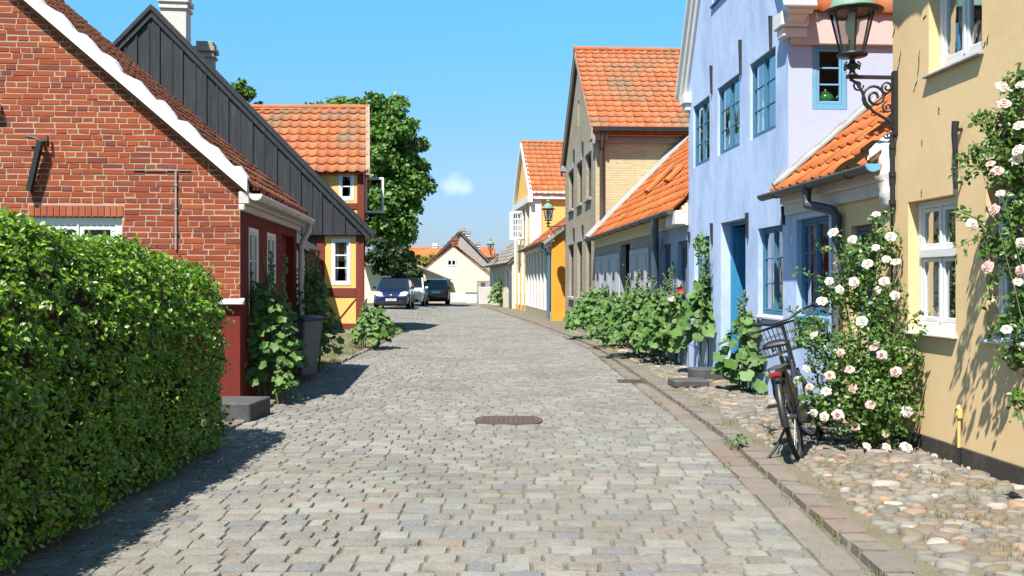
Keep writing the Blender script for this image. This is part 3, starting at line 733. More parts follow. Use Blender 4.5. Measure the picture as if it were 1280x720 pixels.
def yellow_house():
    t = thing('ochre_house', 'tall ochre rendered house with white casement windows and a black plinth, nearest on the right', 'house', (*A_(5), 0))
    uC = FA.u(1116); u0 = -1.5
    vsill = 1.02-.035; vtop = FA.uv(1134, 253)[1]; ua, ub = FA.u(1194.5), FA.u(1135)
    u2b = FA.u(1233); wdt = ub-ua; u2a = u2b-wdt-.02
    vup = FA.uv(1160, 97)[1]; uua, uub = FA.u(1227.5), FA.u(1161)
    ops = [(ua, ub, vsill, vtop), (u2a, u2b, vsill, vtop), (uua, uub, vup, vup+1.25), (1.6, 2.5, vsill, vtop), (1.6, 2.5, vup, vup+1.25)]
    gable_house(t, FA, u0, uC, 7.5, 4.95, 8.4, 'par', MAT['ochre'], MAT['tile'], ops=ops, oh=.3, reveal=.10, tw=.4, tl=.5, nu=4)
    m = MB(); m.fbox(FA, u0, uC+.012, 0, .165, -.3, .014); m.build('plinth', MAT['plinth'], t, bevel=.006)
    # corner pier turned towards the lean-to (slightly out of plumb, as old walls are)
    for i, (a, b, v, vt, kind) in enumerate(((ua, ub, vsill, vtop, 0), (u2a, u2b, vsill, vtop, 0), (uua, uub, vup, vup+1.25, 1), (1.6, 2.5, vsill, vtop, 0), (1.6, 2.5, vup, vup+1.25, 1))):
        cur = [(0, .42, 0, .62, .35), (.62, 1, 0, .62, -.35)] if kind == 0 else [(0, .36, 0, 1, .55), (.70, 1, 0, 1, -.2)]
        window(t, FA, a+.004, b-.004, v+.03, vt-.004, MAT['white'], 2, (1, 1) if kind == 0 else (1, 1), recess=.085, fw=.058, transom=.60, curtain=cur,
               sill=(.03, .045, .04, MAT['white'] if kind == 0 else MAT['concrete']))
    # iron anchors and pipes
    u, v1 = FA.uv(1202.5, 152); v0 = FA.uv(1202.5, 236)[1]
    m = MB(); m.tube([FA.pt(u, v0, .05), FA.pt(u, v0+.25, .05), FA.pt(u, v1-.1, .06), FA.pt(u, v1, .05)], [.016, .02, .022, .028], 7); m.tube([FA.pt(u, v1-.06, .06), FA.pt(u, v1-.06, -.02)], .015, 6); m.tube([FA.pt(u, v0+.05, .05), FA.pt(u, v0+.05, -.02)], .012, 6)
    m.build('shutter_stay', MAT['black'], t)
    u, v1 = FA.uv(1120, 168); v0 = FA.uv(1120, 268)[1]
    m = MB(); m.tube([FA.pt(u, v0, .03), FA.pt(u, v1, .035)], .022, 8)
    for q in (.15, .5, .85): m.tube([FA.pt(u, v0+(v1-v0)*q-.02, .033), FA.pt(u, v0+(v1-v0)*q+.02, .033)], .031, 8)
    m.build('cable_pipe', MAT['black'], t)
    u, v1 = FA.uv(1206, 512)
    m = MB(); m.tube([FA.pt(u, .17, .045), FA.pt(u, v1-.05, .045)], .013, 8); m.tube([FA.pt(u, v1-.06, .045), FA.pt(u, v1+.0, .045)], [.028, .028], 10); m.tube([FA.pt(u, v1, .045), FA.pt(u, v1+.035, .045)], [.028, .012], 10)
    o = m.build('standpipe', MAT['yellowpipe'], t); o['label'] = 'yellow standpipe with a domed cap'
    m = MB(); m.tube([FA.pt(u, .0, .045), FA.pt(u, .168, .045)], .015, 8); m.build('pipe_foot', MAT['black'], o)
    # old hooks and cracks in the render
    rnd = random.Random(17)
    for px, py, L, a in ((1116, 48, .10, 60), (1147, 96, .22, 80), (1142, 115, .12, 50), (1174, 142, .06, 95), (1234, 56, .07, 75), (1154, 24, .06, 20), (1122, 92, .20, 72), (1230, 60, .05, 60), (1153, 182, .05, 100), (1152, 246, .06, 90), (1196, 330, .05, 80)):
        u, v = FA.uv(px, py); m = MB(); pts = []
        for k in range(6): f = k/5; pts.append(FA.pt(u-L*f*math.cos(R(a))+rnd.uniform(-.008, .008), v+L*f*math.sin(R(a)), .002))
        m.tube(pts, [.002, .004, .003, .005, .003, .001], 5); m.build('crack', MAT['black'], t)
    return t, uC
YH, uC = yellow_house()

def lean_cottage():
    uB = FA.u(985); uM = FA.u(1046)
    t = thing('lean_to_cottage', 'low half blue, half ochre cottage with orange roof between the ochre and tall blue houses', 'house', (*A_(9), 0))
    w6a, w6b = FA.u(1036), FA.u(995.5); v6t = FA.uv(995.5, 275)[1]; v6b = FA.uv(994, 393)[1]
    wa, wb = FA.u(1094), FA.u(1064); vt = FA.uv(1064, 283)[1]
    ev = 2.52
    g0 = uC+.03
    wall('wall', FA, uM, uB-.002, 0, ev, [(w6a, w6b, v6b, v6t)], MAT['blue'], t, .13)
    o = wall('wall', FA, g0, uM-.002, 0, ev, [(wa, wb, .95, vt)], MAT['ochre'], t, .1); o['label'] = 'ochre rendered end of the wall'
    window(t, FA, w6a+.004, w6b-.004, v6b+.004, v6t-.004, MAT['bluepaint'], 2, 3, recess=.06, fw=.045, curtain=[(0, .24, 0, 1, .3), (.80, 1, 0, 1, -.3)], sill=(.02, .03, .05, MAT['bluepaint']))
    window(t, FA, wa+.004, wb-.004, .954, vt-.004, MAT['slate'], 2, 3, recess=.05, fw=.05, curtain=[(0, .3, 0, 1, .3)])
    wall('wall', FA.back(4.6), g0, uB-.002, 0, ev, [], MAT['blue'], t)
    # roof: street slope up to a ridge 2.5 m back
    th = math.tan(R(40)); oh = .19; mb = MB()
    a = FA.pt(g0-.03, ev-oh*th+.06, oh); b = FA.pt(uB-.03, ev-oh*th+.06, oh); S = (-FA.N)*2.5+Vector((0, 0, 2.5*th))
    tiles(mb, a, b, S, .21, .29, amp=.04, seed=21)
    a2 = FA.pt(g0-.03, ev-.1, -4.75); b2 = FA.pt(uB-.03, ev-.1, -4.75); tiles(mb, a2, b2, a+S-a2, .42, .6, nu=4, ridge=False)
    o = mb.build('roof', MAT['tile_bright'], t, recalc=False)
    # mortar fillets where the roof meets the walls
    for u in (uB-.05, g0+.02):
        m = MB(); q0 = FA.pt(u, ev-oh*th+.10, oh); vs = []; n = 26; rnd = random.Random(int(u*10))
        for k in range(n+1):
            p = q0+S*(k/n); w = .03+.025*rnd.random()
            vs += [p+FA.U*(w if u < 9 else -w)+Vector((0, 0, .03)), p+FA.U*(0 if u < 9 else .045)+Vector((0, 0, .085+.04*rnd.random())), p+FA.U*(-.03 if u < 9 else .045)+Vector((0, 0, -.02))]
        fs = []
        for k in range(n):
            for e in range(3): e2 = (e+1) % 3; fs.append((3*k+e, 3*k+e2, 3*k+3+e2, 3*k+3+e))
        m.add(vs, fs, True); m.build('flashing', MAT['concrete' if u > 9 else 'white_old'], o)
    # eaves board in old white, cornice
    m = MB(); m.fbox(FA, g0, uB-.003, ev-.34, ev-.02, 0.002, .05); m.fbox(FA, g0, uB-.003, ev-.22, ev-.03, .05, .10); m.build('cornice', MAT['white_old'], t, bevel=.01)
    # ragged white verge mortar under the near end of the roof
    m = MB(); rnd = random.Random(4); n = 14; vs = []; fs = []
    for k in range(n+1):
        v = ev-.46+.56*k/n; w = .05+.05*math.sin(k*1.3)+rnd.uniform(-.015, .02); dd = .05+.07*math.sin(min(1, k/9)*1.6)+rnd.uniform(-.012, .012)
        vs += [FA.pt(g0-.04, v, -.12), FA.pt(g0+.10+w, v, -.12), FA.pt(g0+.07+w, v, dd*.6), FA.pt(g0+.02+w*.5, v, dd), FA.pt(g0-.05, v, dd*.8)]
    for k in range(n):
        for e in range(5): e2 = (e+1) % 5; fs.append((5*k+e, 5*k+e2, 5*k+5+e2, 5*k+5+e))
    fs += [(0, 1, 2, 3, 4), tuple(range(5*n, 5*n+5))]
    m.add(vs, fs, True); m.build('verge_mortar', MAT['white_old'], t)
    gv = FA.uv(1095, 206, oh)[1]
    g = gutter_run(t, FA, FA.u(1096, .2), FA.u(957, .2), gv, .24, .065, MAT['darkgutter'])
    m = MB(); u = FA.u(1096, .2); m.prism([FA.pt(u-.002, gv+.003-.07*math.sin(math.pi*k/10), .24+.07*math.cos(math.pi*k/10)) for k in range(11)], FA.U*-.018); m.build('end_cap', MAT['lightblue'], g)
    ud = FA.u(1046, .07); 
    m = MB(); m.tube([FA.pt(ud+.35, gv-.05, .24), FA.pt(ud+.34, gv-.22, .235), FA.pt(ud+.05, gv-.30, .09), FA.pt(ud, gv-.36, .07), FA.pt(ud, .12, .07)], .05, 10)
    for q in (.5, 1.3): m.tube([FA.pt(ud, q, .07), FA.pt(ud, q+.05, .07)], .058, 10)
    m.build('downpipe', MAT['darkgutter'], t)
    return t, uB
LC, uB = lean_cottage()

def win_px(F, xl_, xr_, ytl, ybl):
    """opening from the photo's left (far) edge, right (near) edge, and the far edge's top and bottom"""
    a, b = F.u(xr_), F.u(xl_); return a, b, F.uv(xl_, ybl)[1], F.uv(xl_, ytl)[1]

def blue_house():
    uE = FA.u(861)
    t = thing('blue_gabled_house', 'tall pale blue limewashed house with a steep gable to the street and blue casement windows', 'house', (*A_(13), 0))
    eave = 4.62; um = (uB+uE)/2; ridge = 8.5; D = 8.0
    wins = [win_px(FA, 866.5, 887, 134, 211), win_px(FA, 897, 924.5, 109, 194), win_px(FA, 937.5, 969.5, 83, 177)]
    low = [win_px(FA, 868, 887, 298, 352), win_px(FA, 947.5, 978.5, 286, 393)]
    vt = max(w[3] for w in wins); vb = sum(w[2] for w in wins)/3; wins = [(a, b, vb, sum(w[3] for w in wins)/3) for a, b, _, _ in wins]
    dr = win_px(FA, 901, 932, 279, 440); dr = (dr[0], dr[1], .30, dr[3])
    tw = (FA.u(911), FA.u(890), FA.uv(890, 7)[1], FA.uv(890, 7)[1]+.95)
    tw2 = (um-.45+.0, um+.0, FA.uv(890, 7)[1], FA.uv(890, 7)[1]+.95)
    ops = wins+low+[dr+(.22,), tw]
    FNs = FA.near(uB); sa, sb, sv0, sv1 = FNs.u(1015.5), FNs.u(1059), FNs.uv(1015, 137)[1], FNs.uv(1015, 54)[1]
    roof = gable_house(t, FA, uB, uE, D, eave, ridge, 'perp', MAT['blue'], MAT['tile'], ops=ops, oh=.07, verge=-.05, reveal=.10, tw=.24, tl=.3,
                nearwall=False, side_m=MAT['blue_white'], seed=31)
    wall('wall', FNs, 0.001, D, 0, eave, [(sa, sb, sv0, sv1, .06)], MAT['blue_white'], t, .06)
    for a, b, c, d in wins:
        window(t, FA, a+.004, b-.004, c+.004, d-.004, MAT['bluepaint'], 2, 3, recess=.035, fw=.034, bar=.017, curtain=[(0, .36, 0, 1, .25), (.62, 1, 0, 1, -.25)])
    a, b, c, d = low[1]; window(t, FA, a+.004, b-.004, c+.004, d-.004, MAT['bluepaint'], 2, 3, recess=.06, fw=.04, bar=.018, curtain=[(0, .36, 0, 1, .2), (.62, 1, 0, 1, -.3)], sill=(.02, .03, .05, MAT['blue_white']))
    a, b, c, d = low[0]; window(t, FA, a+.004, b-.004, c+.004, d-.004, MAT['bluepaint'], 2, 2, recess=.06, fw=.045, curtain=[(0, .4, 0, .7, .2)])
    a, b, c, d = tw; window(t, FA, a+.004, b-.004, c+.004, d-.004, MAT['bluepaint'], 2, 2, recess=.03, fw=.05, sill=(.015, .035, .05, MAT['bluepaint']))
    window(t, FNs, sa+.004, sb-.004, sv0+.004, sv1-.004, MAT['lightblue'], 1, 3, recess=.006, fw=.052, bar=.02, split=False)
    # door: panelled leaf swung inwards against the far jamb, surfaces painted dark as indoor shade behind it
    a, b, c, d = dr; m = MB(); m.fbox(FA, b-.075, b-.035, c, d-.05, -1.02, -.15)
    for i in range(2):
        for j in range(3):
            q = -.22-.42*i; m.fbox(FA, b-.088, b-.075, c+.14+j*.6, c+.62+j*.6, q-.32, q)
    o = m.build('door', MAT['bluedoor'], t, bevel=.006)
    m = MB(); m.tube([FA.pt(b-.075, c+.95, -.92), FA.pt(b-.14, c+.95, -.92), FA.pt(b-.14, c+.95, -.82)], .011, 7); m.build('handle', MAT['black'], o)
    m = MB(); m.fbox(FA, a-.9, b+.6, c, c+.02, -2.4, -.3); m.fbox(FA, a-.9, b+.6, 0, 2.6, -2.45, -2.4); m.build('hall_shade', MAT['interior_shade'], t)
    m = MB(); m.fbox(FA, a+.001, a+.05, c, d, -.20, -.14); m.fbox(FA, b-.05, b-.001, c, d, -.20, -.14); m.fbox(FA, a+.05, b-.05, d-.05, d-.001, -.20, -.14); m.build('door_frame', MAT['bluedoor'], t, bevel=.005)
    m = MB(); m.fbox(FA, a-.05, b+.05, .05, .30, -.22, .02); m.build('doorstep', MAT['concrete'], t, bevel=.01)
    for px, y1, y0 in ((890.5, 82, 117), (927, 50, 93), (965, 20, 62), (891, 279, 305), (935.5, 266, 298), (981, 258, 281), (862.5, 290, 303)):
        u, v1 = FA.uv(px, y1); v0 = FA.uv(px, y0)[1]; anchor(t, FA, u, v0, v1, MAT['black'], .022, .045)
    # white moulded coping along both slopes of the gable, with kneelers
    m = MB(); tn = (ridge-eave)/(um-uB)
    for s, ue in ((1, uB), (-1, uE)):
        L = (um-uB); du, dv = s/math.hypot(1, tn), tn/math.hypot(1, tn)
        for (o0, o1, d0, d1) in ((-.02, .10, -.15, .05), (.10, .19, -.2, .10), (.19, .24, -.22, .16)):
            e = -.28; ln = math.hypot(L, L*tn)
            p = lambda k, off, d: FA.pt(ue+du*k-s*dv*off, eave+dv*k+abs(du)*off, d)
            m.hexa([p(e, o0, d0), p(ln, o0, d0), p(ln, o0, d1), p(e, o0, d1), p(e, o1, d0), p(ln, o1, d0), p(ln, o1, d1), p(e, o1, d1)])
        m.fbox(FA, ue-(.13 if s > 0 else .16), ue+(.16 if s > 0 else .13), eave-.29, eave-.12, -.2, .12)
        m.fbox(FA, ue-(.08 if s > 0 else .12), ue+(.12 if s > 0 else .08), eave-.40, eave-.29, -.2, .09)
    m.build('gable_coping', MAT['white'], t, bevel=.012)
    # eaves cornice on the side facing the camera
    m = MB(); m.fbox(FNs, .02, D, eave-.48, eave-.10, .002, .05); o = m.build('cornice', M('pink_limewash', (.68, .50, .46), .9, noise=(4, (.6, .5, .48), .45, .75)), t, bevel=.012)
    return t, uE, (FNs, sa, sb, sv0)
BH, uE, SW = blue_house()

def teapot():
    F, a, b, v = SW; c = F.pt((a+b)/2, v+.07, -.13)
    t = thing('green_pot', 'round green glazed pot with a lid behind the little side window of the blue house', 'pot', c)
    m = MB(); m.lathe(c, [(.05, 0), (.085, .03), (.10, .075), (.085, .12), (.05, .145)], 18); m.build('bowl', MAT['greenpot'], t)
    m = MB(); m.lathe(c+Vector((0, 0, .143)), [(.055, 0), (.04, .018), (.012, .028), (.016, .045), (0, .055)], 14); m.build('lid', MAT['greenpot'], t)
    m = MB(); m.tube([c+Vector((.085, 0, .06)), c+Vector((.13, 0, .08)), c+Vector((.15, 0, .125))], [.018, .014, .01], 8); m.build('spout', MAT['greenpot'], t)
    m = MB(); m.fbox(F, a+.01, b-.01, v+.03, v+.068, -.22, -.07); m.build('shelf', MAT['lightblue'], BH)
teapot()

def low_house():
    u0, u1 = uE+.02, FA.u(744.5)-.02
    t = thing('low_cottage', 'long low grey cottage with orange roof between the blue gable and the yellow brick house', 'house', (*A_(20), 0))
    ev = 2.78; um = FA.u(818)
    vt = FA.uv(838, 304)[1]
    bw = [(FA.u(838.5), FA.u(827), .75, vt), (FA.u(859.5), FA.u(847), .75, vt)]
    dk = (FA.u(787.5), FA.u(776), .15, FA.uv(776, 306)[1])
    o = wall('wall', FA, u0, um-.002, 0, ev, bw, MAT['greyblue'], t, .1)
    wall('wall', FA, um, u1, 0, ev, [dk+(.12,)], MAT['concrete'], t, .12)
    m = MB(); m.fbox(FA, dk[0]-.2, dk[1]+.2, 0, dk[3]+.2, -.6, -.5); m.fbox(FA, dk[1]+.01, dk[1]+.03, 0, dk[3]+.1, -.6, -.12); m.build('hall_shade', MAT['interior_shade'], t)  # panels painted dark to stand for shade inside the open doorway
    for a, b, c, d in bw: window(t, FA, a+.004, b-.004, c+.004, d-.004, MAT['slate'], 2, 3, recess=.06, fw=.06, curtain=[(0, .3, 0, 1, .2)])
    # pale grey boarded doors either side of the open one
    for x0, x1 in ((776, 745.5), (813, 788.5)):
        a, b = FA.u(x1), FA.u(x0); a, b = min(a, b), max(a, b); m = MB(); n = 3 if x0 == 776 else 2; ww = (b-a)/n
        for k in range(n):
            m.fbox(FA, a+k*ww+.03, a+(k+1)*ww-.03, .15, vt, .002, .04); m.fbox(FA, a+k*ww+.2, a+(k+1)*ww-.2, .3, 1.0, .04, .055); m.fbox(FA, a+k*ww+.2, a+(k+1)*ww-.2, 1.15, vt-.12, .04, .055)
        o = m.build('door', MAT['greypanel'], t, bevel=.008)
        m = MB()
        for k in range(n):
            for q in (-.08, .08): m.fbox(FA, a+(k+.5)*ww+q-.02, a+(k+.5)*ww+q+.02, vt-.65, vt-.45, .056, .075)
        m.build('handle', MAT['black'], o)
    D = 8; rd = 4.0; th = 1.0; oh = .2
    wall('wall', FA.back(D), u0, u1, 0, ev, [], MAT['pale_cream'], t)
    mb = MB(); a = FA.pt(u0+.02, ev-oh+.02, oh); b = FA.pt(u1-.02, ev-oh+.02, oh); S = -FA.N*(rd+oh)+Vector((0, 0, (rd+oh)*th)); tiles(mb, a, b, S, .24, .32, amp=.045, seed=41)
    a2 = FA.pt(u0+.02, ev-oh, -D-oh); b2 = FA.pt(u1-.02, ev-oh, -D-oh); tiles(mb, a2, b2, a+S-a2, .5, .64, nu=4, ridge=False, seed=42)
    ro = mb.build('roof', MAT['tile_bright'], t, recalc=False)
    # mortar flashing against the brick house
    m = MB(); NR = FA.U.cross(S).normalized(); NR = NR if NR.z > 0 else -NR
    m.hexa([b-FA.U*.40+NR*.02, b+NR*.02, b+S+NR*.02, b-FA.U*.40+S+NR*.02, b-FA.U*.40+NR*.075, b+NR*.16, b+S+NR*.16, b-FA.U*.40+S+NR*.075]); m.build('flashing', MAT['concrete'], ro)
    # two long narrow roof lights propped open
    for (xa, ya), (xb, yb) in (((809, 241), (839, 210)), ((834, 228), (857, 207))):
        def on_roof(px, py):
            r = Vector(((px-CX)/FPX, 1, (HY-py)/FPX)); c = Vector((0, 0, EYE)); q = a+NR*.07; tt = (q-c).dot(NR)/r.dot(NR); return c+r*tt
        p, q = on_roof(xa, ya), on_roof(xb, yb); s = S.normalized(); l = (q-p).dot(s); uu = FA.U
        base = p
        m = MB(); w = .42
        m.hexa([base-uu*w*.5, base, base+s*l, base-uu*w*.5+s*l, base-uu*w*.5+NR*.05, base+NR*.085, base+s*l+NR*.085, base-uu*w*.5+s*l+NR*.05])
        o = m.build('roof_light', MAT['tile_bright'], ro)
        m = MB(); m.hexa([base+uu*.004, base+uu*.16, base+uu*.16+s*l, base+uu*.004+s*l, base+uu*.004+NR*.085, base+uu*.16+NR*.06, base+uu*.16+s*l+NR*.06, base+uu*.004+s*l+NR*.085]); m.build('gap_shade', MAT['black'], o)  # solid black strip painted as the shade under the propped light
    m = MB(); m.fbox(FA, u0, u1-.02, ev-.42, ev-.06, .002, .05); m.fbox(FA, u0, u1-.02, ev-.22, ev-.1, .05, .10); m.build('cornice', MAT['pale_cream'], t)
    gutter_run(t, FA, u0+.15, u1+.02, ev-.17, .27, .075, MAT['darkgutter'])
    ud = FA.u(819, .1); m = MB(); m.tube([FA.pt(ud-.75, ev-.22, .27), FA.pt(ud-.7, ev-.42, .26), FA.pt(ud-.1, ev-.62, .12), FA.pt(ud, ev-.75, .1), FA.pt(ud, .1, .1)], .07, 10); m.build('downpipe', MAT['slate'], t)
    m = MB(); m.fbox(FA, u0+.0, u0+.75, ev-.42, ev-.18, .02, .22); m.build('eaves_end', MAT['white_old'], t, bevel=.02)
low_house()

def brick_house():
    u0, u1 = FA.u(744.5), FA.u(706.5)
    t = thing('yellow_brick_house', 'tall yellow and grey brick house with an orange pantile roof and narrow windows', 'house', (*A_(29), 0))
    eave, ridge, D = 5.72, 8.72, 8.5
    ops = []; W = []
    for xl_, xr_, yt, yb in ((711.2, 717, 214, 261), (721.7, 727.5, 207, 257), (732.5, 739, 197, 253)):
        a, b = FA.u(xr_), FA.u(xl_); W.append((a, b, FA.uv(xl_, yb)[1], FA.uv(xl_, yt)[1]))
    vb = sum(w[2] for w in W)/3; vt = sum(w[3] for w in W)/3; W = [(a, b, vb, vt) for a, b, _, _ in W]
    vt2 = FA.uv(711, 307)[1]; W += [(a, b, .95, vt2) for a, b, _, _ in W[:3]]
    um = (u0+u1)/2; oc = FA.uv(722.5, 128)
    ops = W+[(um-.16, um+.16, 6.35, 7.15)]
    gable_house(t, FA, u0, u1, D, eave, ridge, 'perp', MAT['greybrick'], MAT['tile_mossy'], ops=ops, oh=.3, verge=.14, reveal=.16, tw=.25, tl=.30, side_m=MAT['yellowbrick'], seed=51)
    for a, b, c, d in W:
        window(t, FA, a+.01, b-.01, c+.01, d-.01, MAT['brownwall'], 2, 4, recess=.09, fw=.06, curtain=[(0, .3, 0, 1, .2)], sill=(.05, .08, .1, MAT['concrete']))
        m = MB(); n = 9
        for k in range(n): uu = a-.06+(b-a+.12)*k/n; m.fbox(FA, uu+.006, uu+(b-a+.12)/n-.006, d+.003, d+.22, .003, .03)
        m.build('lintel', MAT['concrete'], t)
    window(t, FA, um-.15, um+.15, 6.36, 7.14, MAT['white'], 1, 2, recess=.05, fw=.05, split=False)
    for px, y1, y0 in ((718.2, 187, 204), (729.3, 177, 196), (718.2, 285, 302), (729.3, 281, 297)):
        u, v1 = FA.uv(px, y1); v0 = FA.uv(px, y0)[1]; anchor(t, FA, u, v0, v1, MAT['black'], .04, .06)
    FN = FA.near(u0); m = MB(); m.fbox(FN, .02, D, eave-.46, eave-.28, .003, .10); m.fbox(FN, .02, D, eave-.28, eave-.08, .003, .22)
    m.build('cornice', M('grey_pink_timber', (.36, .31, .29), .8, noise=(3, (.28, .24, .22), .45, .75)), t, bevel=.015)
    for q0, q1 in ((u0-.26, u0+.2), (u1-.2, u1+.26)): m = MB(); m.fbox(FA, q0, q1, eave-.40, eave-.2, -.3, .16); m.build('kneeler', MAT['concrete'], t, bevel=.02)
    m = MB(); m.fbox(FN, -.12, D, eave-.18, eave-.06, .30, .40); m.build('gutter', MAT['black'], t)
    ud = FN.u(752.5, .1); m = MB(); m.tube([FN.pt(ud, eave-.1, .3), FN.pt(ud, eave-.35, .28), FN.pt(ud, eave-.6, .08), FN.pt(ud, 2.7, .08)], .065, 10); m.build('downpipe', MAT['brownwall'], t)
    # verge boards along the street gable
    m = MB(); tn = (ridge-eave)/(um-u0)
    for s, ue in ((1, u0), (-1, u1)):
        p = lambda k, off, d: FA.pt(ue+s*k, eave+tn*k+off, d); L = um-u0
        m.hexa([p(-.33, -.24, .06), p(L, -.24, .06), p(L, -.24, .13), p(-.33, -.24, .13), p(-.33, .0, .06), p(L, .0, .06), p(L, .0, .13), p(-.33, .0, .13)])
    m.build('bargeboard', MAT['concrete'], t)
    return u1
uG = brick_house()

# ------------------------------------------------------------------ beyond the brick house the street bends
FO = Frame((1.46, 33.75), (.78, 43), True)
def orange_house():
    t = thing('orange_bay_cottage', 'low cottage with a bright orange end wall beyond the yellow brick house', 'house', (1.46, 33.75, 0))
    L = FO.u(658.5); ev = 3.05
    FN = FO.near(0)
    D = 5.0; rise = 1.9
    gc = [((0, ev), (-rise, 2.5))]
    wall('wall', FN, 0, 2.4, 0, ev+rise, [], MAT['orange'], t, .1, gc)
    ops = [(.9+i*1.35, 1.6+i*1.35, 1.0, 2.55) for i in range(int(L/1.35)-1)]
    wall('wall', FO, 0, L, 0, ev, ops, MAT['cream'], t, .1)
    for a, b, c, d in ops: window(t, FO, a+.01, b-.01, c+.01, d-.01, MAT['white'], 2, 2, recess=.05, fw=.06, curtain=[(0, .4, 0, 1, .2)])
    m = MB()
    for k in range(int(L/1.35)+1): u = .35+k*1.35; m.fbox(FO, u, u+.22, .35, 2.75, .002, .10)
    m.fbox(FO, 0, L, 2.75, ev-.02, .002, .14); m.build('pilasters', MAT['white'], t, bevel=.01)
    m = MB(); m.fbox(FO, -.01, L, 0, .35, .003, .07); m.build('plinth', M('tan_stone_plinth', (.42, .34, .22), .9, noise=(5, (.3, .25, .18), .45, .75)), t)
    mb = MB(); sl = rise/2.5; oh = .32
    a = FO.pt(-.12, ev-oh*sl+.08, oh); b = FO.pt(L, ev-oh*sl+.08, oh); S = -FO.N*(2.5+oh)+Vector((0, 0, rise+oh*sl)); tiles(mb, a, b, S, .26, .34, seed=61)
    o = mb.build('roof', MAT['tile'], t, recalc=False)
    m = MB(); s = S.normalized(); m.beam(FO.pt(-.14, ev-oh*sl+.05, oh), FO.pt(-.14, ev-oh*sl+.05, oh)+S, .06, .12); m.build('bargeboard', MAT['concrete'], t)
    gutter_run(t, FO, -.1, L, ev-.12, .38, .075, MAT['darkgutter'])
    m = MB(); m.tube([FO.pt(.05, ev-.2, .38), FO.pt(.08, ev-.4, .35), FO.pt(.12, ev-.6, .12), FO.pt(.12, .1, .12)], .07, 10); m.build('downpipe', MAT['bluepipe'], t)
    m = MB(); m.box(FN.pt(-.02, ev-.02, .05), (.22, .14, .22)); m.build('hopper', MAT['white'], t, bevel=.02)
orange_house()

FT = Frame((.93, 43.2), (.20, 49.2), True)
def tall_yellow():
    t = thing('tall_yellow_house', 'tall yellow house with white corners, orange roof and an open white casement', 'house', (.93, 43.2, 0))
    L = (Vector((.93, 43.2))-Vector((.2, 49.2))).length; eave, ridge, D = 5.75, 8.45, 6.5
    FN = FT.near(0)
    ops = [(.5+i*1.45, 1.25+i*1.45, 3.6, 5.0) for i in range(4)]
    low = [(.5+i*1.45, 1.25+i*1.45, .9, 2.5) for i in range(4)]
    na, nb = FN.u(682), FN.u(691); nops = [(na, nb, FN.uv(682, 276)[1], FN.uv(682, 254)[1])]
    gable_house(t, FT, 0, L, D, eave, ridge, 'perp', MAT['bright_ochre'], MAT['tile'], ops=ops+low, near_ops=nops, side_m=MAT['bright_ochre'], oh=.22, verge=.1, tw=.28, tl=.36, seed=71)
    for a, b, c, d in ops+low: window(t, FT, a+.01, b-.01, c+.01, d-.01, MAT['white'], 2, 3, recess=.04, fw=.07, bar=.03)
    window(t, FN, nops[0][0]+.01, nops[0][1]-.01, nops[0][2]+.01, nops[0][3]-.01, MAT['concrete'], 2, 2, recess=.04, fw=.05)
    m = MB(); w = FN.u(677.5)-FN.u(665.5); m.fbox(FN, -.06, w, 0, eave-.35, .004, .06); m.fbox(FN, -.06, D, eave-.4, eave-.05, .004, .18); m.build('corner_pilaster', MAT['white'], t)
    m = MB()
    for k in range(5): u = .0+k*1.45; m.fbox(FT, u, u+.26, .3, eave-.55, .003, .09)
    m.fbox(FT, -.1, L, eave-.55, eave-.25, .003, .2); m.build('pilasters', MAT['white'], t)
    m = MB(); tn = (ridge-eave)/(L/2)
    for s, ue in ((1, 0), (-1, L)):
        p = lambda k, off, d: FT.pt(ue+s*k, eave+tn*k+off, d); q = L/2
        m.hexa([p(-.3, -.3, .0), p(q, -.3, .0), p(q, -.3, .16), p(-.3, -.3, .16), p(-.3, .04, .0), p(q, .04, .0), p(q, .04, .16), p(-.3, .04, .16)])
    m.build('bargeboard', MAT['white'], t)
    # pair of casements opened over the street
    for uu, ang in ((3.4, 80), (2.65, 75)):
        c = FT.pt(uu, 0, .02); d = Vector((-math.sin(R(ang)), 0, 0)); d = FT.N*math.sin(R(ang))+FT.U*math.cos(R(ang)); F2 = Frame((0, 0), (1, 0), True); F2.o = Vector((c.x, c.y, 0)); F2.U = d; F2.N = Vector((d.y, -d.x, 0))
        o = window(t, F2, 0, .62, 3.6, 5.0, MAT['white'], 2, 4, recess=0, fw=.06, bar=.035, thick=.04, split=False, shade_box=False, name='open_casement'); 
tall_yellow()

FR = Frame((.0, 49.8), (-1.5, 60.5), True)
def far_brown():
    t = thing('brown_roofed_cottage', 'small cream cottage with a brown tiled roof, farthest on the right of the street', 'house', (0, 49.8, 0))
    gable_house(t, FR, 0, 10.5, 6, 2.7, 5.3, 'par', MAT['pale_cream'], MAT['tile_grey'], ops=[(1.2+2*i, 1.9+2*i, .9, 2.1) for i in range(4)], oh=.3, verge=.1, tw=.3, tl=.36, seed=81)
    for i in range(4): window(t, FR, 1.21+2*i, 1.89+2*i, .91, 2.09, MAT['white'], 2, 3, recess=.04, fw=.07)
    gutter_run(t, FR, 0, 10.5, 2.5, .38, .08, MAT['black'])
    m = MB(); m.tube([FR.pt(.1, 2.5, .38), FR.pt(.1, 2.2, .3), FR.pt(.1, 2.0, .1), FR.pt(.1, 0, .1)], .07, 8); m.build('downpipe', MAT['slate'], t)
far_brown()
# ------------------------------------------------------------------ left side of the street
FL = Frame((-3.045, 10.3), (-3.36, 14.6), False)
LU = 3.95

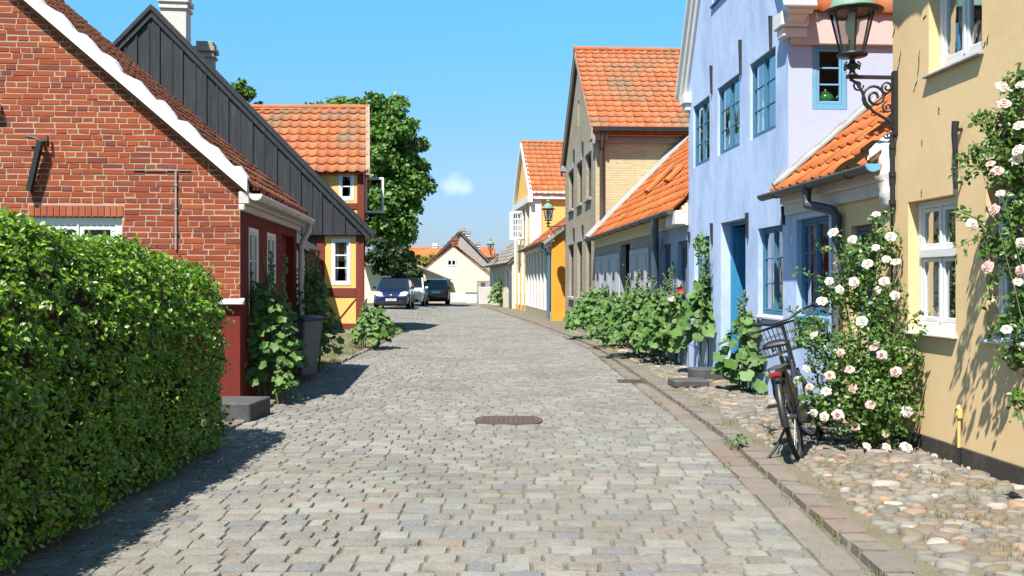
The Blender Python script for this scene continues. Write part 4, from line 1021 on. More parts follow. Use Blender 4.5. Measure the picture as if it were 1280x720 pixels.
def brick_skin(name, F, u0, u1, v0, v1, ops, clips, mat, parent, rh=.0635, bl=.23, mj=.0095, depth=.006, seed=2):
    """bricks of a face one by one, each a bevelled block standing proud of the mortar"""
    rnd = random.Random(seed); bm = bmesh.new(); row = 0; v = v0
    while v < v1:
        r = row % 4; u = u0; k = 0
        seq = 'S' if r in (0, 2) else 'H'
        u = u0-(0, .18, .12, .06)[r]-rnd.choice((0, 0, .06))
        first = True
        while u < u1:
            L = bl if seq == 'S' else .12
            if rnd.random() < .22: L = .345-L
            a, b = max(u, u0)+mj/2, min(u+L, u1)-mj/2; c, d = v+mj/2, v+rh-mj/2
            u += L
            segs = [(a, b)]
            for o in ops:
                if c < o[3]-.012 and d > o[2]+.012: segs = [q for x0, x1 in segs for q in ((x0, min(x1, o[0]-mj/2)), (max(x0, o[1]+mj/2), x1))]
            for a, b in segs:
                if b-a < .025: continue
                j = lambda: rnd.uniform(-.003, .003); h = depth*.5+rnd.uniform(-.002, .003); e = .004
                lo = [(a+j(), c+j()), (b+j(), c+j()), (b+j(), d+j()), (a+j(), d+j())]
                P0 = [bm.verts.new((x, y, -.006)) for x, y in lo]; cx, cy = (a+b)/2, (c+d)/2
                P1 = [bm.verts.new((x, y, h-.003)) for x, y in lo]
                P2 = [bm.verts.new((x-math.copysign(e, x-cx), y-math.copysign(e, y-cy), h+rnd.uniform(-.001, .002))) for x, y in lo]
                bm.faces.new(P2)
                for i in range(4): q = (i+1) % 4; bm.faces.new((P0[i], P0[q], P1[q], P1[i])); bm.faces.new((P1[i], P1[q], P2[q], P2[i]))
        v += rh; row += 1
    for (pu, pv), (nu, nv) in clips:
        bmesh.ops.bisect_plane(bm, geom=bm.verts[:]+bm.edges[:]+bm.faces[:], plane_co=(pu, pv, 0), plane_no=(nu, nv, 0), clear_outer=True)
    off = OFF[parent.name]
    for q in bm.verts: q.co = F.pt(q.co.x, q.co.y, q.co.z)-off
    me = bpy.data.meshes.new(name); bm.to_mesh(me); bm.free()
    return link_mesh(name, me, mat, parent)

def red_house():
    t = thing('red_brick_house', 'red brick house with a white bargeboard, its gable behind the hedge on the left', 'house', (-3.045, 10.3, 0))
    FN = FL.near(0); D = 7.2; eave = 2.50; sl = .868; ridge = eave+sl*D/2; ledge = 1.205
    ww = (FN.u(152.5), FN.u(38), 1.18, 2.135); win = [(FL.u(323.5), FL.u(311), .95, FL.uv(311, 283)[1]), (FL.u(345), FL.u(334), .95, FL.uv(311, 283)[1])]
    win = [(min(a, b), max(a, b), c, d) for a, b, c, d in win]
    dr = (FL.u(352), FL.u(368), .1, 2.1)
    wall('wall', FL, .002, LU, 0, eave-.1, win+[dr+(.2,)], MAT['oxblood'], t, .08)
    gc = gable_clips(0, eave-.02, D/2, ridge-.02, D, eave-.02)
    wm = wall('wall', FN, 0, D, ledge, ridge, [ww], MAT['mortar'], t, .10, gc)
    soldier = (ww[0]-.02, ww[1]+.02, ww[3], ww[3]+.13)
    brick_skin('bricks', FN, 0, 4.6, ledge, eave+4.6*sl, [ww, soldier], gc, MAT['redbrick'], wm)
    m = MB(); n = round((soldier[1]-soldier[0])/.067)
    for k in range(n): a = soldier[0]+(soldier[1]-soldier[0])*k/n; m.fbox(FN, a+.005, a+(soldier[1]-soldier[0])/n-.005, soldier[2]+.005, soldier[3]-.005, -.01, .011)
    m.build('lintel', MAT['paintedbrick'], wm, bevel=.003)
    wall('wall', FN, 0, D, 0, ledge, [], MAT['oxblood'], t)
    m = MB(); m.hexa([FN.pt(-.05, ledge-.045, -.02), FN.pt(D, ledge-.045, -.02), FN.pt(D, ledge-.045, .075), FN.pt(-.05, ledge-.045, .075), FN.pt(-.05, ledge+.03, -.02), FN.pt(D, ledge+.03, -.02), FN.pt(D, ledge-.005, .075), FN.pt(-.05, ledge-.005, .075)]); m.build('ledge', MAT['white_old'], t, bevel=.008)
    wall('wall', FL.far(LU), 0, D, 0, ridge, [], MAT['oxblood'], t, .1, gc); wall('wall', FL.back(D), 0, LU, 0, eave, [], MAT['oxblood'], t)
    window(t, FN, ww[0]+.005, ww[1]-.005, ww[2], ww[3]-.004, MAT['white'], 2, (1, 1), recess=.045, fw=.085)
    for a, b, c, d in win: window(t, FL, a+.004, b-.004, c, d-.004, MAT['white'], 2, 3, recess=.0, fw=.055, curtain=[(0, .3, 0, 1, .2)], sill=(.02, .05, .04, MAT['white']))
    m = MB(); m.fbox(FL, dr[0], dr[1], .1, 2.1, -.16, -.12); o = m.build('door', MAT['timber_red'], t)
    # roof
    oh = .13; mb = MB(); a = FL.pt(-.085, eave-oh*sl+.05, oh); b = FL.pt(LU+.08, eave-oh*sl+.05, oh); S = -FL.N*(D/2+oh)+Vector((0, 0, (D/2+oh)*sl))
    tiles(mb, a, b, S, .21, .26, amp=.05, lift=.035, seed=91)
    a2 = FL.pt(-.085, eave-oh*sl+.05, -D-oh); b2 = FL.pt(LU+.08, eave-oh*sl+.05, -D-oh); tiles(mb, a2, b2, a+S-a2, .42, .52, nu=4, ridge=False)
    ro = mb.build('roof', MAT['tile_brown'], t, recalc=False)
    # white bargeboard with a wavy mortar top where the tiles bed on it
    m = MB(); n = 44; rnd = random.Random(8); vs = []; fs = []
    for k in range(n+1):
        x = -.10+(D/2+.10)*k/n; z = eave+sl*x
        w = .035*math.sin(k*1.9)+rnd.uniform(-.012, .012)
        for d, o_ in ((.015, .0), (.125, .0), (.125, .165+w), (.015, .18+w)): vs.append(FN.pt(x-.03*o_, z+o_, d))
    for k in range(n):
        for e in range(4): e2 = (e+1) % 4; fs.append((4*k+e, 4*k+e2, 4*k+4+e2, 4*k+4+e))
    fs += [(0, 1, 2, 3), (4*n+3, 4*n+2, 4*n+1, 4*n)]
    m.add(vs, fs); m.build('bargeboard', MAT['white'], t)
    # eaves: cornice, gutter, downpipe
    m = MB(); m.fbox(FL, -.09, LU, eave-.22, eave-.08, .002, .12); m.fbox(FL, -.09, LU, eave-.29, eave-.22, .002, .07); m.build('cornice', MAT['lightgutter'], t, bevel=.01)
    g = gutter_run(t, FL, -.12, LU+.12, eave-.115, .20, .068, MAT['lightgutter'])
    m = MB(); m.lathe(FL.pt(-.15, eave-.115, .20), [(0, 0), (0, .001)], 3, -FL.U); m.prism([FL.pt(-.125, eave-.112-.072*math.sin(math.pi*k/10), .20+.072*math.cos(math.pi*k/10)) for k in range(11)], -FL.U*.02); m.build('end_cap', MAT['white'], g)
    m = MB(); m.tube([FL.pt(LU-.02, eave-.17, .20), FL.pt(LU-.02, eave-.28, .195), FL.pt(LU-.05, eave-.42, .12), FL.pt(LU-.06, eave-.52, .08), FL.pt(LU-.06, .1, .08)], .045, 10); m.build('downpipe', MAT['lightgutter'], t)
    # fittings on the gable
    u, v0 = FN.uv(40, 240); u1, v1 = FN.uv(55, 178)
    m = MB(); m.beam(FN.pt(u, v0, .07), FN.pt(u1, v1, .09), .05, .07, up=FN.N); m.tube([FN.pt(u1+.0, v1-.02, .09), FN.pt(u1, v1, .02), FN.pt(u1, v1, -.02)], .02, 6)
    m.tube([FN.pt(u1+.16, v1+.05, .06), FN.pt(u1+.06, v1+.035, .09), FN.pt(u1, v1, .09), FN.pt(u1-.06, v1+.0, .08), FN.pt(u1-.07, v1-.05, .06), FN.pt(u1-.06, v1+.07, .05)], .014, 6); m.tube([FN.pt(u, v0+.02, .07), FN.pt(u, v0+.02, -.02)], .02, 6)
    m.build('shutter_bar', MAT['black'], t)
    u, va = FN.uv(220.5, 213); vb = FN.uv(220.5, 312)[1]; ul = FN.u(167)
    m = MB(); m.fbox(FN, u-.009, u+.009, vb, va-.008, .011, .028); m.fbox(FN, u-.16, ul, va-.006, va+.006, .011, .02)
    for k in range(3): v = vb+(va-vb)*(.2+.3*k); m.fbox(FN, u-.016, u+.016, v, v+.02, .011, .033)
    m.build('conduit', MAT['conduit'], t)
    u, v = FN.uv(0, 135); m = MB(); m.fbox(FN, u-.02, u+.12, v-.04, v+.05, .011, .10); m.build('vent_cowl', MAT['white'], t, bevel=.01)
    return eave
red_house()

# ------------------------------------------------------------------ half-timbered house with the black boarded gable
def timber_house():
    YB = 24.9
    FB = Frame((-4.02, YB), (-24, YB), True)         # faces the camera; u runs left from the street corner
    FB.N = Vector((0, -1, 0))
    FS = Frame((-4.02, YB), (-4.02-.16*9, YB+9), False)   # street front
    t = thing('half_timbered_house', 'yellow half-timbered house with a big black boarded gable and an orange tiled roof behind it', 'house', (-4.02, YB, 0))
    U = lambda px: FB.u(px); V = lambda py: 1.4+(HY-py)/FPX*YB
    # lower wall facing the camera
    w = (U(438.5), U(414), V(357), V(298)); W0 = 12.3
    lo = wall('wall', FB, 0, U(396), 0, V(290), [w], MAT['bright_ochre'], t, .06); wall('wall', FB, U(396), 11.5, 0, V(290), [], MAT['brownwall'], t)
    window(t, FB, w[0]+.005, w[1]-.005, w[2]+.005, w[3]-.005, MAT['white'], 1, 3, recess=-.01, fw=.065, bar=.035, split=False, curtain=[(0, .35, 0, 1, .3), (.7, 1, 0, 1, -.3)])
    m = MB()
    def post(a, b, c, d, pr=.025): m.fbox(FB, min(U(a), U(b)), max(U(a), U(b)), V(d), V(c), .002, pr)
    post(445, 455, 290, 404); post(396, 406, 290, 404); post(406.2, 444.8, 360, 371); post(396, 455, 404.2, 412, .03)
    m.build('timber_frame', MAT['timber_red'], t, bevel=.006)
    m = MB(); m.beam(FB.pt(U(423), V(398), .012), FB.pt(U(446), V(373), .012), .02, .16, up=FB.N.cross(Vector((1, 0, 1)))); 
    a = Vector(FB.pt(U(423), V(400), 0)); b = Vector(FB.pt(U(444), V(374), 0)); m = MB(); pr = Vector((0, -.02, 0)); q = Vector((.09, 0, .09))
    m.hexa([a-q+pr*.1, a+q+pr*.1, b+q+pr*.1, b-q+pr*.1, a-q+pr, a+q+pr, b+q+pr, b-q+pr]); m.build('timber_brace', MAT['timber_red'], t)
    m = MB(); m.fbox(FB, -.03, U(380), 0, V(412.2), .003, .05); m.build('plinth', MAT['concrete'], t)
    # upper storey set just behind the boarded gable
    FU = Frame((-4.02, YB+.3), (-24, YB+.3), True); FU.N = Vector((0, -1, 0)); ev = V(207.5)
    w2 = (FU.u(443), FU.u(423), V(250), V(214))
    wall('wall', FU, 0, 9.5, 2, ev, [w2], MAT['bright_ochre'], t, .06)
    window(t, FU, w2[0]+.005, w2[1]-.005, w2[2]+.005, w2[3]-.005, MAT['white'], 1, 2, recess=-.01, fw=.065, bar=.035, split=False, curtain=[(0, .4, 0, .5, .3)])
    m = MB(); m.fbox(FU, 0, .22, 2, ev-.17, .002, .025); m.fbox(FU, 0, 9.5, ev-.17, ev-.02, .002, .03); m.fbox(FU, .22, 2.2, w2[2]-.22, w2[2]-.06, .002, .025); m.build('timber_frame', MAT['timber_red'], t, bevel=.006)
    # street front (seen edge on) and the rest of the shell
    rise = 2.05; rd = 2.2; rz = ev+rise; Dp = 4.4+.3
    gc = gable_clips(.3, ev, .3+rd, rz, Dp, ev)
    wall('wall', FS, 0, Dp, 0, rz, [(1.2, 1.75, V(262), V(215)), (2.6, 3.3, 3.1, 4.0), (.9, 1.7, .9, 2.2)], MAT['oxblood'], t, .08, gc)
    m = MB(); 
    for u in (0, 2.1, Dp-.2): m.fbox(FS, u, u+.2, .0, ev-.1, .002, .025)
    m.fbox(FS, .2, 2.1, 2.75, 2.95, .002, .03); m.fbox(FS, 2.3, Dp-.2, 2.75, 2.95, .002, .03); m.build('timber_frame', MAT['timber_red'], t)
    FK = Frame((-4.02-.16*Dp, YB+Dp), (-24, YB+Dp), True); wall('wall', FK, 0, 9.5, 0, ev, [], MAT['bright_ochre'], t)
    FE = Frame((-13.5, YB), (-13.5, YB+9), True); wall('wall', FE, .3, Dp, 0, rz, [], MAT['brownwall'], t, .1, gc)
    # casement swung open over the street
    F2 = Frame((0, 0), (1, 0), True); c = FS.pt(1.2, 0, .03); F2.o = Vector((c.x, c.y, 0)); d = (FS.N*.97-FS.U*.20).normalized(); F2.U = d; F2.N = Vector((d.y, -d.x, 0))
    o = window(t, F2, 0, .55, V(262), V(215.5), MAT['white'], 1, 1, recess=0, fw=.04, thick=.03, split=False, shade_box=False, name='open_casement')
    # orange roof of the upper storey
    mb = MB(); sl = rise/rd; oh = .18
    a = FU.pt(-.10, ev-oh*sl, oh); b = FU.pt(9.5, ev-oh*sl, oh); S = Vector((-.16*(rd+oh), rd+oh, rise+oh*sl)); tiles(mb, b, a, S, .28, .37, amp=.06, lift=.035, seed=101)
    a2 = FK.pt(-.10, ev-oh*sl, -oh)+Vector((0, oh*2, 0)); b2 = FK.pt(9.5, ev-oh*sl, 0)+Vector((0, oh, 0)); tiles(mb, a2, b2, Vector((.16*2, a.y+S.y-a2.y, S.z)), .5, .6, nu=4, ridge=False)
    ro = mb.build('roof', MAT['tile_mossy'], t, recalc=False)
    m = MB(); m.hexa([a+Vector((-.05, -.02, -.06)), a+Vector((.06, -.02, -.06)), a+S+Vector((.06, 0, -.06)), a+S+Vector((-.05, 0, -.06)), a+Vector((-.05, -.02, .10)), a+Vector((.06, -.02, .10)), a+S+Vector((.06, 0, .10)), a+S+Vector((-.05, 0, .10))]); m.build('bargeboard', M('weathered_board', (.36, .25, .19), .9, noise=(9, (.28, .2, .16), .4, .7)), ro)
    # black boarded gable
    apex = (U(192.5), V(13)); er = (U(463), V(290)); half = apex[0]-er[0]; sl = (apex[1]-er[1])/half; FG = Frame((-4.02, YB-.12), (-24, YB-.12), True); FG.N = Vector((0, -1, 0)); bot = V(294)
    m = MB(); u = er[0]+.05; rnd = random.Random(12); k = 0
    while u < apex[0]+half-.1:
        w_ = rnd.uniform(.27, .36); u1 = min(u+w_, apex[0]+half); top = lambda q: apex[1]-abs(q-apex[0])*sl-.10
        d1 = .012 if k % 2 else .03; g = .008
        if top(u) > bot+.02 and top(u1-g) > bot+.02 or True:
            va, vb = max(bot+.01, top(u)), max(bot+.01, top(u1-g))
            if u < apex[0] < u1: um = apex[0]; pts = [FG.pt(u, bot, d1), FG.pt(u1-g, bot, d1), FG.pt(u1-g, vb, d1), FG.pt(um, top(um), d1), FG.pt(u, va, d1)]
            else: pts = [FG.pt(u, bot, d1), FG.pt(u1-g, bot, d1), FG.pt(u1-g, vb, d1), FG.pt(u, va, d1)]
            m.prism(pts, (0, .03, 0))
            if k % 1 == 0: m.fbox(FG, u1-.03-g/2, u1+.012, bot, max(bot+.01, min(top(u1-.03), top(u1+.012))-.02), d1+.004, .048)
        u = u1; k += 1
    bg = m.build('boarded_gable', MAT['board'], t)
    m = MB(); m.prism([FG.pt(er[0]-.0, bot-.02, -.03), FG.pt(apex[0]+half, bot-.02, -.03), FG.pt(apex[0], apex[1]-.12, -.03)], (0, .05, 0)); m.build('backing', MAT['black'], bg)
    m = MB()
    for s in (1, -1):
        e = lambda k, off, d: FG.pt(apex[0]-s*(half-k), er[1]+sl*k+off, d)
        for k0, (o0, o1, d0, d1) in enumerate(((-.24, -.02, -.02, .085), (-.04, .10, -.3, .13))):
            m.hexa([e(-.12*k0-.02, o0, d0), e(half, o0, d0), e(half, o0, d1), e(-.12*k0-.02, o0, d1), e(-.12*k0-.02, o1, d0), e(half, o1, d0), e(half, o1, d1), e(-.12*k0-.02, o1, d1)])
    m.build('bargeboard', MAT['board'], bg)
    # chimneys
    c = at(220, 45, YB+2.4); z1 = at(220, -2, YB+2.4).z
    chimney(t, c, .72, .62, 6.2, z1, MAT['white_chimney'], MAT['white_old'], .12)
    c = at(258, 60, YB+3.4); chimney(t, c, .46, .5, 6.0, at(258, 58, YB+3.4).z, MAT['chimney_brick'], MAT['chimney_brick'], .1)
    # lean-to wall between this house and the red one
    m = MB(); m.prism([(-5.27, 23.4, 0), (-7.5, 23.4, 0), (-7.5, 23.4, 3.3), (-5.82, 23.4, 2.62), (-5.27, 23.4, 2.2)], (0, 1.35, 0)); o = m.build('side_shed', MAT['brownwall'], t); 
    m = MB(); m.hexa([Vector(p) for p in ((-5.14, 23.25, 2.2), (-5.14, 24.7, 2.2), (-5.84, 24.7, 2.72), (-5.84, 23.25, 2.72), (-5.14, 23.25, 2.28), (-5.14, 24.7, 2.28), (-5.84, 24.7, 2.80), (-5.84, 23.25, 2.80))]); m.build('shed_roof', MAT['slate_roof'], o)
timber_house()

# ------------------------------------------------------------------ end of the street
def end_house():
    Y = 67
    F = Frame((-1.55, Y), (-12, Y), True); F.N = Vector((0, -1, 0)); U = F.u; V = lambda py: 1.4+(HY-py)/FPX*Y
    t = thing('cream_gable_cottage', 'cream gabled cottage with a small double window closing the end of the street', 'house', (-1.55, Y, 0))
    ur, vr = F.uv(566.5, 307); ua, va = U(613), V(343); ub = 2*ur-ua; vb = va
    w = (U(570.8), U(558.5), V(333), V(324))
    gc = [((ua, va), (-(vr-va), ur-ua)), ((ub, vb), (vr-vb, ub-ur))]
    wall('wall', F, U(596), ub, 0, vr, [w], MAT['pale_cream'], t, .08, gc)
    m = MB(); m.fbox(F, ua, U(596)-.01, 0, V(351), -.3, -.02); m.build('side_wall', MAT['concrete'], t)
    wall('wall', F, ua, U(596)-.002, V(351), vr, [], MAT['pale_cream'], t, .08, gc)
    window(t, F, w[0]+.02, w[1]-.02, w[2]+.02, w[3]-.02, MAT['white'], 2, 1, recess=-.02, fw=.055)
    m = MB(); u = U(600); m.fbox(F, U(606), U(601), 0, V(353), -.02, .03); m.build('door', MAT['brownwall'], t)
    mb = MB(); up = Vector((0, 0, 1)); back = Vector((0, 9, 0))
    A, Bv, Rg = F.pt(ua-.14, va-.13, .05), F.pt(ub+.14, vb-.13, .05), F.pt(ur, vr+.06, .05)
    tiles(mb, A, A+back, Rg-A, .35, .4, seed=111, nu=4); tiles(mb, Bv, Bv+back, Rg-Bv, .35, .4, seed=112, ridge=False, nu=4); mb.build('roof', MAT['tile_brown'], t, recalc=False)
    wall('wall', F.near(ub), 0, 9, 0, vb, [], MAT['pale_cream'], t); 
    c = F.pt(U(567.5), 0, -.9); chimney(t, c, .42, .42, vr-.6, V(297), MAT['tile'], MAT['tile_brown'])
end_house()

def rear_house():
    Y = 74
    F = Frame((-1, Y), (-16, Y), True); F.N = Vector((0, -1, 0)); U = F.u; V = lambda py: 1.4+(HY-py)/FPX*Y
    t = thing('grey_gable_house', 'taller grey brown gabled house rising behind the cream cottage at the end of the street', 'house', (-1, Y, 0))
    ur, vr = F.uv(575, 290); ua, va = F.uv(626, 341); ub = 2*ur-ua
    gc = gable_clips(ua, va, ur, vr, ub, va)
    wall('wall', F, ua, ub, 0, vr, [], M('grey_brown_gable', (.42, .37, .32), .9, noise=(4, (.33, .28, .24), .45, .75)), t, .1, gc)
    mb = MB(); A, B, Rg = F.pt(ua-.3, va-.3, .2), F.pt(ub+.3, va-.3, .2), F.pt(ur, vr+.08, .2); bk = Vector((0, 8, 0))
    tiles(mb, A, A+bk, Rg-A, .4, .45, nu=4, seed=121); tiles(mb, B, B+bk, Rg-B, .4, .45, nu=4, ridge=False, seed=122); mb.build('roof', MAT['tile_grey'], t, recalc=False)
    for px, w, top in ((577, .36, 285), (583, .42, 288), (596, .32, 302)):
        c = F.pt(U(px), 0, -1.6); chimney(t, c, w, .4, V(312), V(top), MAT['white_old'], MAT['concrete'])
    Y = 88; F = Frame((-4, Y), (-30, Y), True); F.N = Vector((0, -1, 0)); V2 = lambda py: 1.4+(HY-py)/FPX*Y
    t = thing('red_roofed_house', 'distant house with bright orange roof and white chimney left of the cream cottage', 'house', (-8, Y, 0))
    a, b = F.u(553), F.u(505); wall('wall', F, a, b, 0, V2(331), [], MAT['pale_cream'], t); wall('wall', F.near(a), 0, 6, 0, V2(331), [], MAT['pale_cream'], t)
    wall('wall', F.near(b), 0, 6, 0, V2(331), [], MAT['pale_cream'], t); wall('wall', F.back(6), a, b, 0, V2(331), [], MAT['pale_cream'], t)
    mb = MB(); tiles(mb, F.pt(b, V2(331), .3), F.pt(a, V2(331), .3), Vector((0, 3, V2(309)-V2(331))), .45, .5, nu=4, seed=131); tiles(mb, F.pt(b, V2(331), -6), F.pt(a, V2(331), -6), Vector((0, -2.7, V2(309)-V2(331))), .9, 1, nu=4, ridge=False); mb.build('roof', MAT['tile_bright'], t, recalc=False)
    c = F.pt(F.u(541), 0, -2.8); chimney(t, c, .45, .45, V2(318), V2(304), MAT['white_old'], MAT['white_old'])
    Y = 92; F = Frame((0, Y), (12, Y), False); V3 = lambda py: 1.4+(HY-py)/FPX*Y
    t = thing('far_red_roof_house', 'small far house whose red roof shows right of the grey gable', 'house', (0, Y, 0))
    u0, u1 = F.u(598), F.u(618); wall('wall', F, u0, u1, 0, V3(322), [], MAT['pale_cream'], t)
    for uu in (u0, u1): wall('wall', F.near(uu), 0, 5, 0, V3(322), [], MAT['pale_cream'], t)
    wall('wall', F.back(5), u0, u1, 0, V3(322), [], MAT['pale_cream'], t)
    mb = MB(); tiles(mb, F.pt(u0, V3(322), .3), F.pt(u1, V3(322), .3), Vector((0, 2.8, V3(309)-V3(322))), .45, .5, nu=4); tiles(mb, F.pt(u0, V3(322), -5), F.pt(u1, V3(322), -5), Vector((0, -2.2, V3(309)-V3(322))), .9, 1, nu=4, ridge=False); mb.build('roof', MAT['tile'], t, recalc=False)
    Y = 66; F = Frame((-4, Y), (-30, Y), True); F.N = Vector((0, -1, 0)); V4 = lambda py: 1.4+(HY-py)/FPX*Y
    t = thing('cream_outbuilding', 'low cream outbuilding with a single sloping roof behind the black car', 'outbuilding', (-5, Y, 0))
    a, b = F.u(562), F.u(455); m = MB()
    m.prism([F.pt(a, 0, 0), F.pt(b, 0, 0), F.pt(b, V4(331), 0), F.pt(F.u(520), V4(331), 0), F.pt(a, V4(349), 0)], (0, .9, 0)); m.build('wall', MAT['pale_cream'], t)
    m = MB(); m.beam(F.pt(a-.1, V4(349.2), .1), F.pt(F.u(520), V4(331), .1), 1.9, .06); m.beam(F.pt(F.u(520), V4(331)+.0, .1), F.pt(b, V4(331), .1), 1.9, .06); m.build('roof', MAT['concrete'], t)
    m = MB(); m.tube([F.pt(a-.02, V4(349), .15), F.pt(a-.02, V4(353), .1), F.pt(a+.0, 0, .06)], .05, 6); m.build('downpipe', MAT['gutter'], t)
    # low white fence and gate at the end
    Y = 64.5; F = Frame((-5, Y), (5, Y), False); a, b = F.u(563), F.u(581)
    t = thing('picket_fence', 'low white picket fence at the far end of the street beside the black car', 'fence', F.pt((a+b)/2, 0))
    m = MB(); n = 16
    for k in range(n): u = a+(b-a)*(k+.5)/n; m.fbox(F, u-.025, u+.025, .05, .75, 0, .03)
    m.fbox(F, a, b, .2, .28, -.03, -.003); m.fbox(F, a, b, .55, .63, -.03, -.003); m.build('pickets', MAT['fence'], t)
    a, b = F.u(582), F.u(596); t = thing('garden_wall', 'short white garden wall at the foot of the cream cottage', 'wall', F.pt((a+b)/2, 0))
    m = MB(); m.fbox(F, a, b, 0, .72, -.2, 0); o = m.build('masonry', MAT['white_old'], t); m = MB(); m.fbox(F, a-.04, b+.04, .722, .79, -.24, .04); m.build('coping', MAT['concrete'], t)
    # garden wall with gate posts beyond the last cottage on the right
    F = Frame((-2.35, 60.8), (-.9, 61.2), False); t = thing('white_gate_wall', 'white rendered wall stub beside the climbing green bush on the far right of the street', 'wall', (-1.4, 61, 0))
    m = MB(); m.fbox(F, .95, 1.7, 0, 2.1, -.25, 0); m.fbox(F, .2, .95, 0, 1.15, -.25, -.02); m.build('masonry', MAT['white_old'], t, bevel=.02); m = MB(); m.fbox(F, .9, 1.75, 2.1, 2.2, -.3, .05); m.build('coping', MAT['concrete'], t)
rear_house()

# stone step by the hedge, slabs by the blue door
def slabs():
    def slab(name, label, cat, cx, cy, w, d, h, rz, z0=0, ov=.0):
        t = thing(name, label, cat, (cx, cy, z0)); rnd = random.Random(int(cx*100+cy*10)); m = MB(); pts = []
        for a, b in ((-1, -1), (0, -1.03), (1, -1), (1.02, 0), (1, 1), (0, 1.02), (-1, 1), (-1.02, 0)):
            x, y = a*w/2+rnd.uniform(-.012, .012), b*d/2+rnd.uniform(-.012, .012); pts.append((cx+x*math.cos(rz)-y*math.sin(rz), cy+x*math.sin(rz)+y*math.cos(rz), z0))
        m.prism(pts, (0, 0, h)); m.build('stone', MAT['slab'], t, bevel=.012); return t
    slab('stone_step', 'dark rectangular stone step at the foot of the hedge, by the red house', 'step', -2.86, 9.55, .50, .60, .19, -.07)
    p = ground_pt(865, 488); slab('stone_slab', 'lower dark stone slab lying flat on the pavement before the blue door', 'stone slab', p.x, p.y+.25, .46, .42, .09, .1, .03)
    p = ground_pt(898, 484); slab('stone_slab', 'raised dark stone slab against the blue house, right behind the lower slab', 'stone slab', p.x+.02, p.y+.65, .55, .38, .17, .05, .03)
slabs()
# ------------------------------------------------------------------ plants
def ground_z(x, y): return .04 if x > xr(y) else (G(x, y) if x > xl(y)-.2 else .04)

